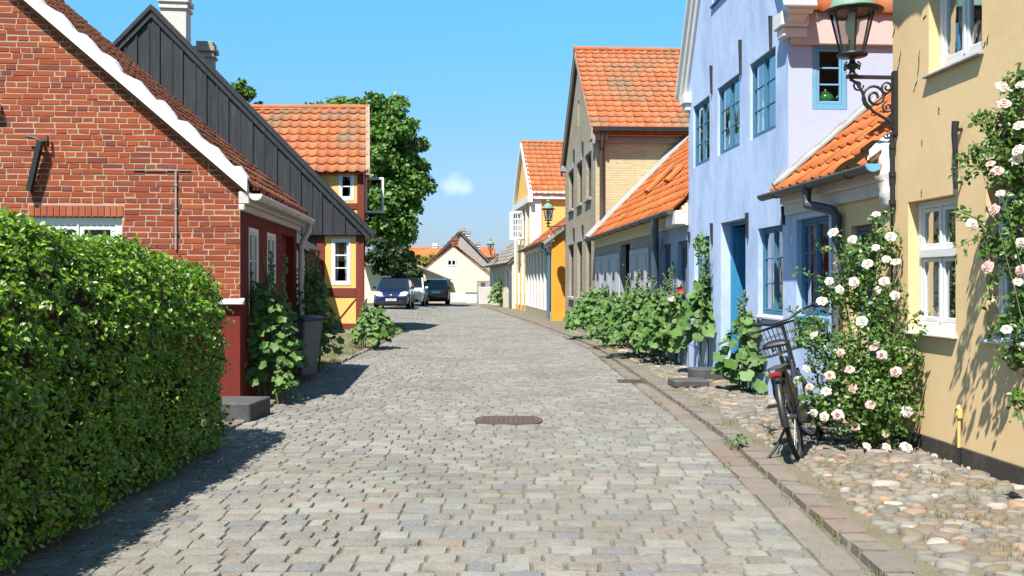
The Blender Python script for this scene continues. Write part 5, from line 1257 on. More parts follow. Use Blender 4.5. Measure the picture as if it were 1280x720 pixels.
def hedge():
    t = thing('hedge', 'long dense clipped green hedge along the left side of the street', 'hedge', (-2.9, 5, 0))
    rng = np.random.default_rng(21); y0, y1 = 2.3, 8.02
    H = lambda y: 1.755-.066*(y-4.94)-.10*np.clip((y-7.2)/.8, 0, 1)**2+.02*np.sin(y*2.3)+.02*np.sin(y*5.1+1)
    X = lambda y, z: -2.40-.03*(y-4)*.3-.26*np.clip((z-1.05)/.7, 0, 1)**1.8+.02*np.sin(y*1.7+z*2)+.025*np.sin(y*4.1-z*3.3)+.05*np.sin(y*11+z*7+2*np.sin(z*5))*np.sin(z*12-y*5)+.03*np.sin(y*23-z*9)*np.sin(z*21+y*11)
    def front(n, deep):
        y = rng.uniform(y0, y1, n); h = H(y); z = rng.uniform(.03, 1, n)*h; d = np.abs(rng.normal(0, deep, n))
        x = X(y, z)-d; e = np.clip((y-7.6)/.42, 0, 1); x -= .35*(1-np.sqrt(np.clip(1-e*e, 0, 1)))
        P = np.stack([x, y, z], 1); N = np.tile([.8, -.35, .6], (n, 1)); N[:, 1] += e*.8; return P, N
    def topf(n):
        y = rng.uniform(y0, y1-.05, n); w = rng.uniform(0, 1, n); x = -2.60-.8*w; z = H(y)-.16*np.exp(-w*9)+.03*np.sin(x*9+y*4)-np.abs(rng.normal(0, .05, n))+.03
        e = np.clip((y-7.6)/.42, 0, 1); x -= .35*(1-np.sqrt(np.clip(1-e*e, 0, 1)))*(w < .6)
        return np.stack([x, y, z], 1), np.tile([.15, -.2, 1.], (n, 1))
    def end(n):
        x = rng.uniform(-3.4, -2.75, n); z = rng.uniform(.05, 1.45, n); return np.stack([x, 8.02-np.abs(rng.normal(0, .06, n)), z], 1), np.tile([.2, 1., .4], (n, 1))
    a, an = front(52000, .05); b, bn = topf(22000); c, cn = end(5000)
    y = rng.uniform(y0, y1, 9000); z = rng.uniform(.05, 1, 9000)*H(y); c = np.concatenate([c, np.stack([-3.42+np.abs(rng.normal(0, .05, 9000))+.02*np.sin(y*4+z*3), y, z], 1)]); cn = np.concatenate([cn, np.tile([-.9, -.1, .4], (9000, 1))])
    x = rng.uniform(-3.45, -2.42, 5200); z = rng.uniform(.05, 1, 5200)*1.9; c = np.concatenate([c, np.stack([x, y0+.02+np.abs(rng.normal(0, .06, 5200)), z], 1)]); cn = np.concatenate([cn, np.tile([.1, -1., .35], (5200, 1))])
    # pockets where the clipped face is open and the dark core box shows
    def pockets(P, N, t0):
        f = np.sin(P[:, 1]*13+2*np.sin(P[:, 2]*7))*np.sin(P[:, 2]*15+1.7*np.sin(P[:, 1]*9))+.5*np.sin(P[:, 1]*31+P[:, 2]*11)*np.sin(P[:, 2]*29-P[:, 1]*7); k = (f > t0) | (rng.random(len(P)) < .12); return P[k], N[k]
    a, an = pockets(a, an, -.30); a[:, 2] = np.maximum(a[:, 2], .03+.10*np.abs(np.sin(a[:, 1]*7)*np.sin(a[:, 1]*17)))
    # young shoots standing out of the face
    s, sn = front(2400, .01); s[:, 0] += rng.uniform(0, .09, len(s)); s2, s2n = topf(1500); s2[:, 2] += rng.uniform(0, .07, len(s2))
    P = np.concatenate([a, b, c, s, s2]); N = np.concatenate([an, bn, cn, sn, s2n])
    leaf_mesh('leaves', P, N, rng.uniform(.023, .045, len(P)), OVAL, MAT['hedge'], t, .58, .1, rng)
    m = MB(); ya, yb = y0+.22, y1-.3; m.hexa([(-3.34, ya, 0), (-2.68, ya, 0), (-2.68, yb, 0), (-3.34, yb, 0), (-3.34, ya, float(H(ya))-.15), (-2.80, ya, float(H(ya))-.17), (-2.80, yb, float(H(yb))-.15), (-3.34, yb, float(H(yb))-.15)]); m.build('dark_core', MAT['twig_core'], t)  # dark box added inside the hedge to block light between the leaves
    m = MB(); rnd = random.Random(2)
    for k in range(26):
        y = 2.6+.21*k; m.tube([(-2.75+rnd.uniform(-.1, .1), y, 0), (-2.7, y+.04, .5), (-2.6, y+rnd.uniform(-.1, .1), 1.1)], [.018, .014, .008], 5)
    m.build('stem', MAT['twig_core'], t)
hedge()

def hollyhock(label, x, y, h, r, n_leaf, ls, spikes, seed, group=None, flowers=(), fill=(.12, .85), lean=(0, 0), spike_h=None, cat='plant', name='hollyhock', spr=.5):
    """a clump of stems with big lobed leaves below and budded spikes above"""
    rng = np.random.default_rng(seed); z0 = ground_z(x, y); t = thing(name, label, cat, (x, y, z0), group); ms = MB(); P = []; N = []; S = []
    sp = []
    for k in range(spikes):
        q = rng.uniform(0, 6.28); rr = r*spr*math.sqrt(rng.random()); bx, by = x+rr*math.cos(q), y+rr*math.sin(q); hh = (spike_h or h)*rng.uniform(.72, 1.0) if k else (spike_h or h)
        tx, ty = bx+rng.normal(0, .07)*hh+lean[0]*hh, by+rng.normal(0, .05)*hh+lean[1]*hh
        pts = [Vector((bx+(tx-bx)*f*f+.02*math.sin(f*5+q), by+(ty-by)*f*f, z0+hh*f)) for f in (0, .25, .5, .75, 1)]
        ms.tube(pts, [.013, .012, .010, .007, .004], 6); sp.append((pts, hh))
        for f in np.linspace(.55, .99, 20):     # buds and small upper leaves on the spike
            i = min(3, int(f*4)); p = pts[i].lerp(pts[i+1], f*4-i); a = rng.uniform(0, 6.28); o = Vector((math.cos(a), math.sin(a), .5))*.035*(1.25-f)*2
            ms.tube([p, p+o], [.004, .004], 4, cap=False); c = p+o; ms.lathe(c-Vector((0, 0, .012)), [(.004, 0), (.022, .012), (.018, .03), (0, .044)], 6)
            P.append(p+o*1.2); N.append((math.cos(a), math.sin(a), .6)); S.append(ls*rng.uniform(.25, .5)*(1.25-f)*1.6)
    for k in range(n_leaf):
        f = rng.uniform(*fill)**.85; q = rng.uniform(0, 6.28); rad = r*(1-.75*max(0, f-.35)/.65)*math.sqrt(rng.uniform(.12, 1)); px, py = x+rad*math.cos(q), y+rad*math.sin(q); pz = z0+.05+h*f*rng.uniform(.85, 1.05)
        P.append((px+lean[0]*pz, py+lean[1]*pz, pz)); N.append((math.cos(q)*.7, math.sin(q)*.7-.35, .75)); S.append(ls*rng.uniform(.55, 1.1)*(1.15-.6*f))
        if k % 3 == 0: ms.tube([(x+(px-x)*.3, y+(py-y)*.3, z0+max(.02, pz-z0-.14)), (x+(px-x)*.75+lean[0]*pz, y+(py-y)*.75, pz-.03), (px+lean[0]*pz, py+lean[1]*pz, pz)], [.005, .004, .003], 4, cap=False)
    leaf_mesh('leaves', np.array([tuple(p) for p in P]), np.array(N), S, LOBED, MAT['leaf_holly'], t, .38, .45, rng)
    ms.build('stems', MAT['stem'], t, recalc=False)
    for (dx, dy, dz, fm) in flowers:
        m = MB(); c = Vector((x+dx, y+dy, z0+dz)); n = 5
        for k in range(n):
            a = 6.28*k/n; d = Vector((math.cos(a), -.5, math.sin(a))); w = Vector((-math.sin(a), 0, math.cos(a)))
            m.add([c, c+d*.035-w*.03, c+d*.062-w*.02, c+d*.066+w*.02, c+d*.035+w*.03], [(0, 1, 2, 3, 4)], True)
        m.build('flower', MAT[fm], t, recalc=False)
    return t

GL = 'hollyhocks growing against the houses'
hollyhock('tall leafy hollyhock with budded spikes by the red wall, in front of the bin', -2.93, 10.95, 1.45, .46, 320, .145, 7, 31, GL, spike_h=1.72)
hollyhock('shaded hollyhock by the red house door, between the tall hollyhock and the bin', -3.12, 12.2, 1.3, .36, 200, .14, 3, 45, GL, spike_h=1.6)
hollyhock('bushy hollyhock in the shade just behind the grey wheelie bin', -3.16, 14.4, 1.72, .47, 420, .15, 6, 32, GL, spike_h=1.85)
hollyhock('low leafy hollyhock at the corner of the half-timbered house', -2.98, 19.6, 1.02, .55, 330, .15, 4, 33, GL, spike_h=1.05)
p = ground_pt(747, 424); hollyhock('leafy hollyhock bush at the foot of the yellow brick house', p.x+.12, p.y, 1.35, .95, 900, .16, 6, 34, GL, spike_h=1.5)
p = ground_pt(768, 436); hollyhock('leafy hollyhock bush in the row, between the brick house bush and the wide dense one', p.x+.15, p.y, 1.25, .75, 520, .15, 4, 44, GL, spike_h=1.55)
p = ground_pt(792, 448); hollyhock('wide dense hollyhock bush beside the grey boarded doors', p.x+.15, p.y, 1.35, .80, 900, .14, 7, 35, GL, spike_h=1.6)
p = ground_pt(838, 456); hollyhock('dense hollyhock bush with one dark red flower by the blue cottage wall', p.x+.02, p.y, 1.35, .66, 760, .13, 7, 36, GL, spike_h=1.72, flowers=((.05, -.5, 1.25, 'petal_red'), (-.1, -.45, 1.12, 'petal')))
p = ground_pt(886, 474); hollyhock('hollyhock with very large pale leaves in front of the small blue window', p.x+.16, p.y+.6, 1.5, .60, 190, .27, 3, 37, GL, spike_h=1.95, fill=(.25, .95))
p = ground_pt(938, 492); hollyhock('young hollyhock with pale green leaves between the blue door and the bicycle', p.x-.02, p.y+.05, 1.0, .42, 170, .19, 3, 38, GL, spike_h=1.25, fill=(.05, .9))
hollyhock('small weedy mallow by the stone step below the tall hollyhock', -2.62, 10.6, .36, .20, 26, .15, 1, 39, GL, spike_h=.5)
p = ground_pt(617, 383); hollyhock('leafy bush at the far bend of the street beside the white wall stub', p.x+.35, p.y-1.5, 1.6, .62, 230, .26, 4, 40, GL, spike_h=2.1)

def curl_vine():
    u = FA.u(880, .15); t = thing('climbing_stem', 'thin arching climbing stem beside the small window of the blue house', 'plant', FA.pt(u, 0, .2))
    m = MB(); pts = [FA.pt(u+.0, .05, .2), FA.pt(u-.05, .8, .2), FA.pt(u-.12, 1.5, .2), FA.pt(u-.15, 1.85, .18)]
    for k in range(8): q = math.pi*k/7; pts.append(FA.pt(u+.12-.27*math.cos(q)*1.0, 1.92+.16*math.sin(q), .18))
    m.tube(pts, .008, 6); m.build('stem', MAT['stem'], t)
    rng = np.random.default_rng(4); P = []; 
    for p in pts[1:]:
        for _ in range(9): P.append(np.array(p)+rng.normal(0, .035, 3))
    P = np.array(P); leaf_mesh('leaves', P, np.tile([-.6, -.6, .5], (len(P), 1)), rng.uniform(.04, .075, len(P)), OVAL, MAT['leaf_holly'], t, .5, .3, rng)
curl_vine()

# ------------------------------------------------------------------ roses
def bloom_mesh(seed, r=.055):
    rnd = random.Random(seed); m = MB()
    for ring, (n, tilt, rad, up) in enumerate(((6, .35, 1.0, 0), (6, .75, .82, .12), (5, 1.05, .58, .25), (4, 1.3, .36, .34))):
        for k in range(n):
            a = 6.283*(k+.5*(ring % 2))/n+rnd.uniform(-.15, .15); R_ = r*rad*rnd.uniform(.88, 1.1); ti = tilt+rnd.uniform(-.12, .12)
            d = Vector((math.cos(a), math.sin(a), 0)); w = Vector((-math.sin(a), math.cos(a), 0)); vs = []
            for i in range(4):
                f = i/3; out = d*(R_*f*math.cos(ti*f**.6))+Vector((0, 0, R_*(f*math.sin(ti)-.35*f*f*(ring < 2))+r*up*.3))
                ww = R_*.62*(.25+.95*math.sin(f*2.1))
                for j in (-1, -.5, .5, 1): vs.append(out+w*ww*j+Vector((0, 0, R_*.16*j*j*math.sin(f*3))) + d*(-.12*R_*j*j))
            m.add(vs, [(i*4+j, i*4+j+1, i*4+j+5, i*4+j+4) for i in range(3) for j in range(3)], True)
    return m
def rose(label, base, balls, n_leaf, blooms, seed, bare=(), lsz=(.028, .052), nstem=14, rs=1):
    rng = np.random.default_rng(seed); rnd = random.Random(seed); t = thing('rose_bush', label, 'rose bush', base, 'flowering rose bushes')
    P, N = clump_points(balls, n_leaf, .65, rng); k = P[:, 2] > .06; P, N = P[k], N[k]; N = N+np.array([-.25, -.45, .35])
    m = MB(); Bs = Vector(base)
    XP = []
    for i in range(nstem):
        b = balls[rnd.randrange(len(balls))]; e = Vector((b[0]+rnd.uniform(-1, 1)*b[3]*.8, b[1]+rnd.uniform(-1, 1)*b[4]*.8, b[2]+rnd.uniform(0, 1)*b[5])); s = Bs+Vector((rnd.uniform(-.12, .12), rnd.uniform(-.12, .12), .0))*min(1, rs*1.4)
        mid = s.lerp(e, .5)+Vector((rnd.uniform(-.06, .06), rnd.uniform(-.06, .06), .12)); m.tube([s, s.lerp(mid, .6), mid, mid.lerp(e, .5)+Vector((0, 0, .03)), e], [.012*rs, .010*rs, .008*rs, .006*rs, .004*rs], 5)
    for a, b in bare:     # loose shoots that stand out of the bush, with sparse leaves
        a, b = Vector(a), Vector(b); c = a.lerp(b, .5)+Vector((0, 0, .05)); pts = [a, a.lerp(c, .6), c, c.lerp(b, .6), b]; m.tube(pts, [.006, .005, .004, .003, .002], 5)
        for f in np.linspace(.1, 1, 11): q = a.lerp(c, f*2) if f < .5 else c.lerp(b, f*2-1); XP += [np.array(q)+rng.normal(0, .018, 3) for _ in range(3)]
    if XP: XP = np.array(XP); P = np.concatenate([P, XP]); N = np.concatenate([N, np.tile([-.4, -.5, .6], (len(XP), 1))])
    leaf_mesh('leaves', P, N, rng.uniform(*lsz, len(P)), OVAL, MAT['leaf_rose'], t, .6, .2, rng); m.build('stems', MAT['stem'], t, recalc=False)
    protos = []
    for i, (x, y, z, s, kind) in enumerate(blooms):
        key = (kind, i % 3)
        d = [p for p in protos if p[0] == key]
        if not d:
            mb = bloom_mesh(seed*10+i); o = mb.build('bloom', MAT['petal' if kind == 'p' else 'petal_white'], t, recalc=False); protos.append((key, o.data))
        else:
            o = bpy.data.objects.new('bloom', d[0][1]); COL.objects.link(o); o.parent = t
        if d: pass
        o.location = (0, 0, 0)
        off = OFF[t.name]
        o.location = Vector((x, y, z))-off if d else Vector((x, y, z))-off
        if not d: o.data.transform(Matrix.Translation(off))
        o.scale = (s, s, s); o.rotation_euler = (R(rnd.uniform(35, 80)), R(rnd.uniform(-25, 25)), R(rnd.uniform(-75, 10)))
    return t

def roses():
    b = Vector((3.02, 7.75, .04))
    balls = [(2.88, 7.65, .42, .34, .3, .36), (3.08, 7.60, .40, .30, .28, .36), (3.02, 7.72, .85, .30, .28, .34), (2.72, 7.75, .75, .24, .25, .26), (3.10, 7.78, 1.22, .22, .22, .28), (2.98, 7.9, 1.55, .20, .2, .26), (3.17, 7.85, 1.72, .14, .16, .20), (2.85, 7.95, 1.30, .20, .2, .2), (2.58, 7.9, .98, .17, .18, .16), (3.2, 7.55, .72, .16, .16, .22), (2.62, 7.72, .38, .2, .2, .18)]
    px = [(1042, 291, 'w'), (1095, 268, 'w'), (1120, 328, 'w'), (1068, 353, 'w'), (1113, 296, 'w'), (1028, 377, 'w'), (1050, 362, 'w'), (1105, 352, 'w'), (1119, 370, 'w'), (1098, 362, 'w'), (1065, 300, 'w'), (1037, 352, 'w'), (1085, 330, 'w'), (1108, 324, 'w'), (1095, 310, 'w'),
          (1051, 441, 'p'), (1093, 434, 'p'), (1102, 444, 'p'), (1120, 465, 'p'), (1062, 462, 'p'), (1037, 470, 'p'), (1066, 486, 'p'), (1088, 506, 'p'), (1069, 534, 'p'), (1107, 543, 'p'), (1017, 420, 'w'), (1033, 490, 'w'), (1012, 484, 'p'), (1017, 516, 'w'), (1134, 515, 'w'), (1142, 523, 'p'), (1128, 513, 'w'), (1047, 519, 'p'), (1084, 566, 'w'), (1108, 572, 'w'), (1133, 572, 'w'), (1031, 521, 'w'), (1008, 461, 'w'), (996, 475, 'w'), (1078, 402, 'w')]
    rnd = random.Random(6); bl = []
    for x, y, k in px:
        Y = 7.42 if y > 400 else 7.62; Y += rnd.uniform(-.06, .08) + (.1 if x < 1020 else 0)
        p = at(x, y, Y); p.z = max(p.z, .08); bl.append((p.x, p.y, p.z, rnd.uniform(.55, .92), k))
    bare = [((3.05, 7.8, 1.7), (3.02, 7.7, 2.0)), ((2.9, 7.8, 1.5), (2.55, 7.7, 1.72)), ((2.9, 7.9, 1.3), (2.45, 7.85, 1.5)), ((2.65, 7.8, 1.0), (2.35, 7.75, 1.18)), ((2.6, 7.7, .8), (2.32, 7.6, .92)), ((2.6, 7.65, .5), (2.25, 7.45, .62)), ((2.6, 7.6, .4), (2.3, 7.4, .46)), ((3.15, 7.6, .9), (3.28, 7.3, 1.18)), ((3.2, 7.5, .8), (3.24, 7.2, 1.05)), ((3.1, 7.9, 1.8), (3.2, 7.8, 2.02)), ((2.9, 7.9, 1.6), (2.72, 7.8, 1.85)), ((2.7, 7.8, .9), (2.4, 7.6, 1.02))]
    rose('large rose bush with white and pale pink blooms beside the bicycle', b, balls, 7800, bl, 61, bare)
    # climbing rose at the right edge of the picture
    b = Vector((3.40, 5.62, .04)); q = 6.2/FPX
    def B_(px, py, rx, rz, Y=6.2): c = at(px, py, Y); return (c.x, c.y, c.z, rx*q, .13, rz*q)
    balls = [B_(1258, 165, 32, 30), B_(1272, 140, 22, 34), B_(1238, 192, 24, 20), B_(1262, 215, 30, 28), B_(1275, 190, 24, 40), B_(1268, 262, 22, 26), B_(1258, 300, 22, 18), B_(1272, 322, 26, 26), B_(1240, 312, 16, 10), B_(1276, 385, 18, 30), B_(1262, 405, 16, 14), B_(1274, 445, 14, 18), B_(1290, 250, 24, 120), B_(1295, 400, 20, 120), B_(1290, 110, 24, 40)]
    px = [(1252, 108, 'w'), (1255, 130, 'p'), (1274, 157, 'w'), (1243, 262, 'p'), (1238, 205, 'p'), (1271, 200, 'w'), (1273, 187, 'w'), (1250, 242, 'w'), (1215, 281, 'w'), (1276, 303, 'w'), (1235, 334, 'p'), (1277, 338, 'p'), (1247, 214, 'p'), (1276, 106, 'w'), (1258, 412, 'w'), (1272, 352, 'w')]
    bl = []
    for x, y, k in px: p = at(x, y, 6.04+rnd.uniform(-.05, .05)); bl.append((p.x, p.y, p.z, rnd.uniform(.55, .85), k))
    P = lambda x, y, Y=6.2: tuple(at(x, y, Y))
    bare = [(P(1262, 130), P(1262, 96)), (P(1270, 130), P(1275, 92)), (P(1240, 180), P(1213, 147)), (P(1240, 165), P(1228, 140)), (P(1230, 200), P(1193, 216)), (P(1235, 190), P(1196, 198)), (P(1240, 215), P(1200, 225)), (P(1240, 300), P(1194, 262)), (P(1245, 300), P(1197, 310)), (P(1240, 290), P(1203, 276)), (P(1265, 400), P(1240, 420)), (P(1265, 410), P(1245, 455)), (P(1270, 400), P(1265, 460)), (P(1250, 340), P(1232, 380)), (P(1270, 500, 5.6), P(1268, 518, 5.5)), (P(1278, 505, 5.5), P(1270, 500, 5.5))]
    rose('climbing rose with pale pink blooms at the right edge against the ochre wall', b, balls, 4200, bl, 62, bare, nstem=6, rs=.4)
roses()

# ------------------------------------------------------------------ trees
def tree(label, base, H, balls, n, ls, mat, seed, trunk=.28, cat='tree', name='leafy_tree', group=None, limbs=16):
    rng = np.random.default_rng(seed); rnd = random.Random(seed); t = thing(name, label, cat, base, group); b = Vector(base); m = MB()
    B = []
    for (cx, cy, cz, rx, ry, rz, k) in balls:      # break each mass into small clumps
        for _ in range(k):
            d = rng.normal(0, 1, 3); d /= np.linalg.norm(d); f = rng.uniform(.35, .95); s = rng.uniform(.22, .42)
            B.append((cx+d[0]*rx*f, cy+d[1]*ry*f, cz+d[2]*rz*f, rx*s*1.15, ry*s*1.15, rz*s*.75))
    P, N = clump_points(B, n, .8, rng); k = P[:, 2] > b.z+.3; P, N = P[k], N[k]; N[:, 2] += .45
    leaf_mesh('crown', P, N, rng.uniform(.6, 1.25, len(P))*ls, KITE, mat, t, .75, .2, rng)
    top = b+Vector((0, 0, H*.8)); pts = [b, b+Vector((.05, 0, H*.2)), b+Vector((-.05, .1, H*.4)), b.lerp(top, .75), top]; m.tube(pts, [trunk*1.25, trunk, trunk*.8, trunk*.5, trunk*.15], 10)
    for i in range(limbs):
        q = B[rnd.randrange(len(B))]; e = Vector(q[:3]); f = rnd.uniform(.2, .7); s = b.lerp(top, f); mid = s.lerp(e, .5)+Vector((0, 0, .2)); m.tube([s, mid, e], [trunk*.38, trunk*.22, trunk*.06], 6)
    m.build('trunk', MAT['bark'], t); return t
def trees():
    Y = 53; s = Y/FPX; c = at(470, 230, Y)
    B = [(*at(455, 165, Y), 52*s, 2.2, 42*s, 26), (*at(500, 215, Y), 42*s, 2.2, 50*s, 26), (*at(475, 265, Y), 50*s, 2.3, 55*s, 24), (*at(412, 142, Y), 36*s, 1.6, 26*s, 16), (*at(492, 300, Y), 36*s, 1.8, 38*s, 16), (*at(462, 136, Y), 46*s, 1.8, 22*s, 16), (*at(440, 190, Y), 50*s, 2, 50*s, 20), (*at(520, 245, Y), 26*s, 1.5, 36*s, 12), (*at(497, 165, Y), 32*s, 1.8, 34*s, 18), (*at(520, 200, Y), 22*s, 1.5, 24*s, 8)]
    tree('big dark green broadleaf tree behind the half-timbered house and the parked cars', (at(436, 300, Y).x, Y, .1), 12.5, B, 42000, .32, MAT['leaf_tree'], 71, .3, limbs=24)
    Y = 37; s = Y/FPX
    B = [(*at(484, 325, Y), 34*s, .9, 26*s, 16), (*at(505, 338, Y), 24*s, .9, 18*s, 10)]
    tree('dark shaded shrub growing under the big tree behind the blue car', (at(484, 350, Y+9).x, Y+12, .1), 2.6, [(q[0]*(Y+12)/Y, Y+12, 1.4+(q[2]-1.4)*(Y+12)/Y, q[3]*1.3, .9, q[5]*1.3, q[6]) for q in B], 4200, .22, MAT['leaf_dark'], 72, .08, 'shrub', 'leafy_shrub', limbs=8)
    Y = 44; s = Y/FPX
    B = [(*at(296, 120, Y), 20*s, .8, 22*s, 10), (*at(315, 140, Y), 14*s, .8, 18*s, 6)]
    tree('tree whose top shows over the black boarded gable', (at(296, 300, Y).x, Y, 0), 10.6, B, 2600, .2, MAT['leaf_tree'], 73, .2, limbs=10)
    Y = 78; s = Y/FPX
    B = [(*at(538, 326, Y), 11*s, .8, 9*s, 6), (*at(528, 335, Y), 9*s, .8, 9*s, 5)]
    tree('small yellow green shrub left of the cream cottage roof', (at(535, 350, Y).x, Y, 0), 2.6, B, 900, .25, MAT['leaf_yellow'], 74, .08, 'shrub', 'leafy_shrub', limbs=5)
    Y = 60.4; s = Y/FPX
    B = [(*at(630, 350, Y), 7*s, .35, 15*s, 9)]
    tree('narrow bushy shrub growing against the far right cottage', (at(630, 380, Y).x, Y, 0), 1.9, B, 1500, .16, MAT['leaf_tree'], 75, .05, 'shrub', 'leafy_shrub', limbs=5)
trees()

def weeds():
    rng = np.random.default_rng(9)
    for px, py, r, h, lab in ((922, 562, .075, .10, 'small green weed growing from the kerb left of the bicycle wheel'), (730, 418, .16, .14, 'low green weed at the foot of the farthest hollyhock'), (765, 440, .2, .1, 'low yellow green weed between the kerb and the hollyhocks')):
        c = ground_pt(px, py); t = thing('weed', lab, 'weed', (c.x, c.y, .03)); n = 46; q = rng.uniform(0, 6.28, n); rr = r*np.sqrt(rng.random(n))
        P = np.stack([c.x+rr*np.cos(q), c.y+rr*np.sin(q), .05+h*rng.random(n)*(1-rr/r*.6)], 1); N = np.stack([np.cos(q)*.5, np.sin(q)*.5, np.ones(n)], 1)
        leaf_mesh('leaves', P, N, rng.uniform(.03, .055, n), OVAL, MAT['leaf_yellow' if 'yellow' in lab else 'leaf_holly'], t, .4, 0, rng)
weeds()
# ------------------------------------------------------------------ cars
def make_car(name, label, loc, heading, paint, L=4.0, W=1.72, H=1.48, van=False, text=None):
    t = local_thing(name, label, 'car', 'cars parked at the end of the street'); m = MB(); hl, hw = L/2, W/2
    st = [(hl, .70, .30, .60), (hl-.10, .88, .22, .70), (hl-.45, .97, .2, .84), (hl-.95, 1.0, .2, .95), (hl-1.6, 1.0, .2, .98), (0, 1.0, .2, .99), (-hl+.7, 1.0, .2, 1.01), (-hl+.22, .97, .22, 1.02), (-hl+.04, .90, .28, .98), (-hl, .78, .34, .72)]
    ring = lambda x, w, zb, zt: [Vector((x, s*hw*w*k, zb+(zt-zb)*f)) for s, seq in ((1, ((.86, 0), (.97, .12), (1.0, .45), (.985, .75), (.90, .97), (.5, 1.03))), (-1, ((.5, 1.03), (.90, .97), (.985, .75), (1.0, .45), (.97, .12), (.86, 0)))) for k, f in seq]
    vs = []; n = 12
    for s_ in st: vs += ring(*s_)
    fs = [(i*n+k, i*n+(k+1) % n, (i+1)*n+(k+1) % n, (i+1)*n+k) for i in range(len(st)-1) for k in range(n)]+[tuple(range(n)), tuple(range(len(st)*n-1, len(st)*n-n-1, -1))]
    m.add(vs, fs, True)
    # cabin
    zb = .95; fb, ft, rt, rb = (hl-1.02, hl-1.72, -hl+.42 if van else -hl+.55, -hl+.10); wb, wt = hw*.93, hw*(.78 if van else .74)
    def cab(x, f): return wb+(wt-wb)*f
    pr = [(fb, 0), (ft, .93), (ft-.35, 1), (0.0, 1.03), (rt+.3, 1.0), (rt, .94), (rb, 0)]
    vs = []
    for s in (1, -1):
        for x, f in pr: vs.append(Vector((x, s*cab(x, f), zb+(H-zb)*f)))
    k = len(pr); fs = [tuple(range(k)), tuple(range(2*k-1, k-1, -1))]+[(i, (i+1) % k, k+(i+1) % k, k+i) for i in range(k)]
    m.add(vs, fs, False); body = m.build('body', paint, t); bv = body.modifiers.new('bevel', 'BEVEL'); bv.width = .05; bv.segments = 2; bv.limit_method = 'ANGLE'; bv.angle_limit = R(35)
    pt = lambda x, y, f: Vector((x, y, zb+(H-zb)*f))
    def pane(nm, pts, mat=MAT['carglass'], off=.012):
        P = [Vector(p) for p in pts]; nr = (P[1]-P[0]).cross(P[2]-P[0]).normalized(); c = sum(P, Vector())/len(P)
        if nr.dot(c-Vector((0, 0, .8))) < 0: nr = -nr
        q = MB(); q.prism([p-nr*.01 for p in P], nr*(off+.01)); return q.build(nm, mat, t)
    lerp = lambda a, b, f: a+(b-a)*f
    fx = lambda f: lerp(fb, ft, f/.93); rx = lambda f: lerp(rb, rt, f/.94)
    pane('windscreen', [pt(fx(.08), -cab(0, .08)*.90, .08), pt(fx(.08), cab(0, .08)*.90, .08), pt(fx(.86), cab(0, .86)*.88, .86), pt(fx(.86), -cab(0, .86)*.88, .86)])
    pane('rear_window', [pt(rx(.14), -cab(0, .14)*.84, .14), pt(rx(.14), cab(0, .14)*.84, .14), pt(rx(.84), cab(0, .84)*.86, .84), pt(rx(.84), -cab(0, .84)*.86, .84)])
    for s in (1, -1):
        for x0, x1, x2, x3 in ((fb-.18, .12, .12, ft-.12), (.04, -.95, -.95, .04), (-1.03, rb+.30, rt+.28, -1.03)):
            pane('side_window', [pt(x0, s*cab(0, .1), .1), pt(x1, s*cab(0, .1), .1), pt(x2, s*cab(0, .86), .86), pt(x3, s*cab(0, .86), .86)], off=.008)
        q = MB(); q.prism([(hl-.04, s*hw*.42, .60), (hl-.12, s*hw*.80, .62), (hl-.38, s*hw*.93, .80), (hl-.30, s*hw*.70, .84), (hl-.14, s*hw*.50, .78)], (.075, s*.012, .02)); q.build('headlight', MAT['lens'], t, bevel=.012)
        q = MB(); q.prism([(-hl+.02, s*hw*.70, .72), (-hl+.06, s*hw*.90, .74), (-hl+.10, s*hw*.92, 1.22), (-hl+.12, s*hw*.80, 1.25)], (-.06, s*.01, 0)); q.build('taillight', MAT['redlens'], t, bevel=.012)
        q = MB(); q.box((fb-.28, s*(hw+.07), 1.03), (.10, .17, .13)); o = q.build('mirror', paint, t, bevel=.03)
        for x in (hl-.82, -hl+.72):
            q = MB(); q.lathe((x, s*(hw-.20), .31), [(.20, 0), (.29, .005), (.31, .03), (.31, .16), (.29, .19), (.2, .20)], 24, (0, s, 0)); w = q.build('wheel', MAT['rubber'], t)
            q = MB(); q.lathe((x, s*(hw-.012), .31), [(.205, 0), (.20, .012), (.17, .014)], 20, (0, s, 0))
            for k in range(5):
                a = 6.283*k/5; q.box((x+.1*math.cos(a), s*(hw+.001), .31+.1*math.sin(a)), (.2, .02, .045), ax=(Vector((math.cos(a), 0, math.sin(a))), Vector((0, 1, 0)), Vector((-math.sin(a), 0, math.cos(a)))))
            q.build('rim', MAT['rim'], w)
            q = MB(); q.torus((x, s*(hw-.02), .33), .345, .03, (0, 1, 0), 20, 6, ref=(1, 0, 0)); q.build('wheel_arch', MAT['plastic'], t)
    q = MB(); q.box((hl+.005, 0, .33), (.05, hw*1.3, .16)); q.box((hl-.01, 0, .60), (.05, hw*.72, .085)); q.build('grille', MAT['plastic'], t, bevel=.01)
    q = MB(); q.lathe((hl+.01, 0, .665), [(.055, 0), (.055, .012), (0, .018)], 14, (1, 0, 0)); q.build('badge', MAT['rim'], t)
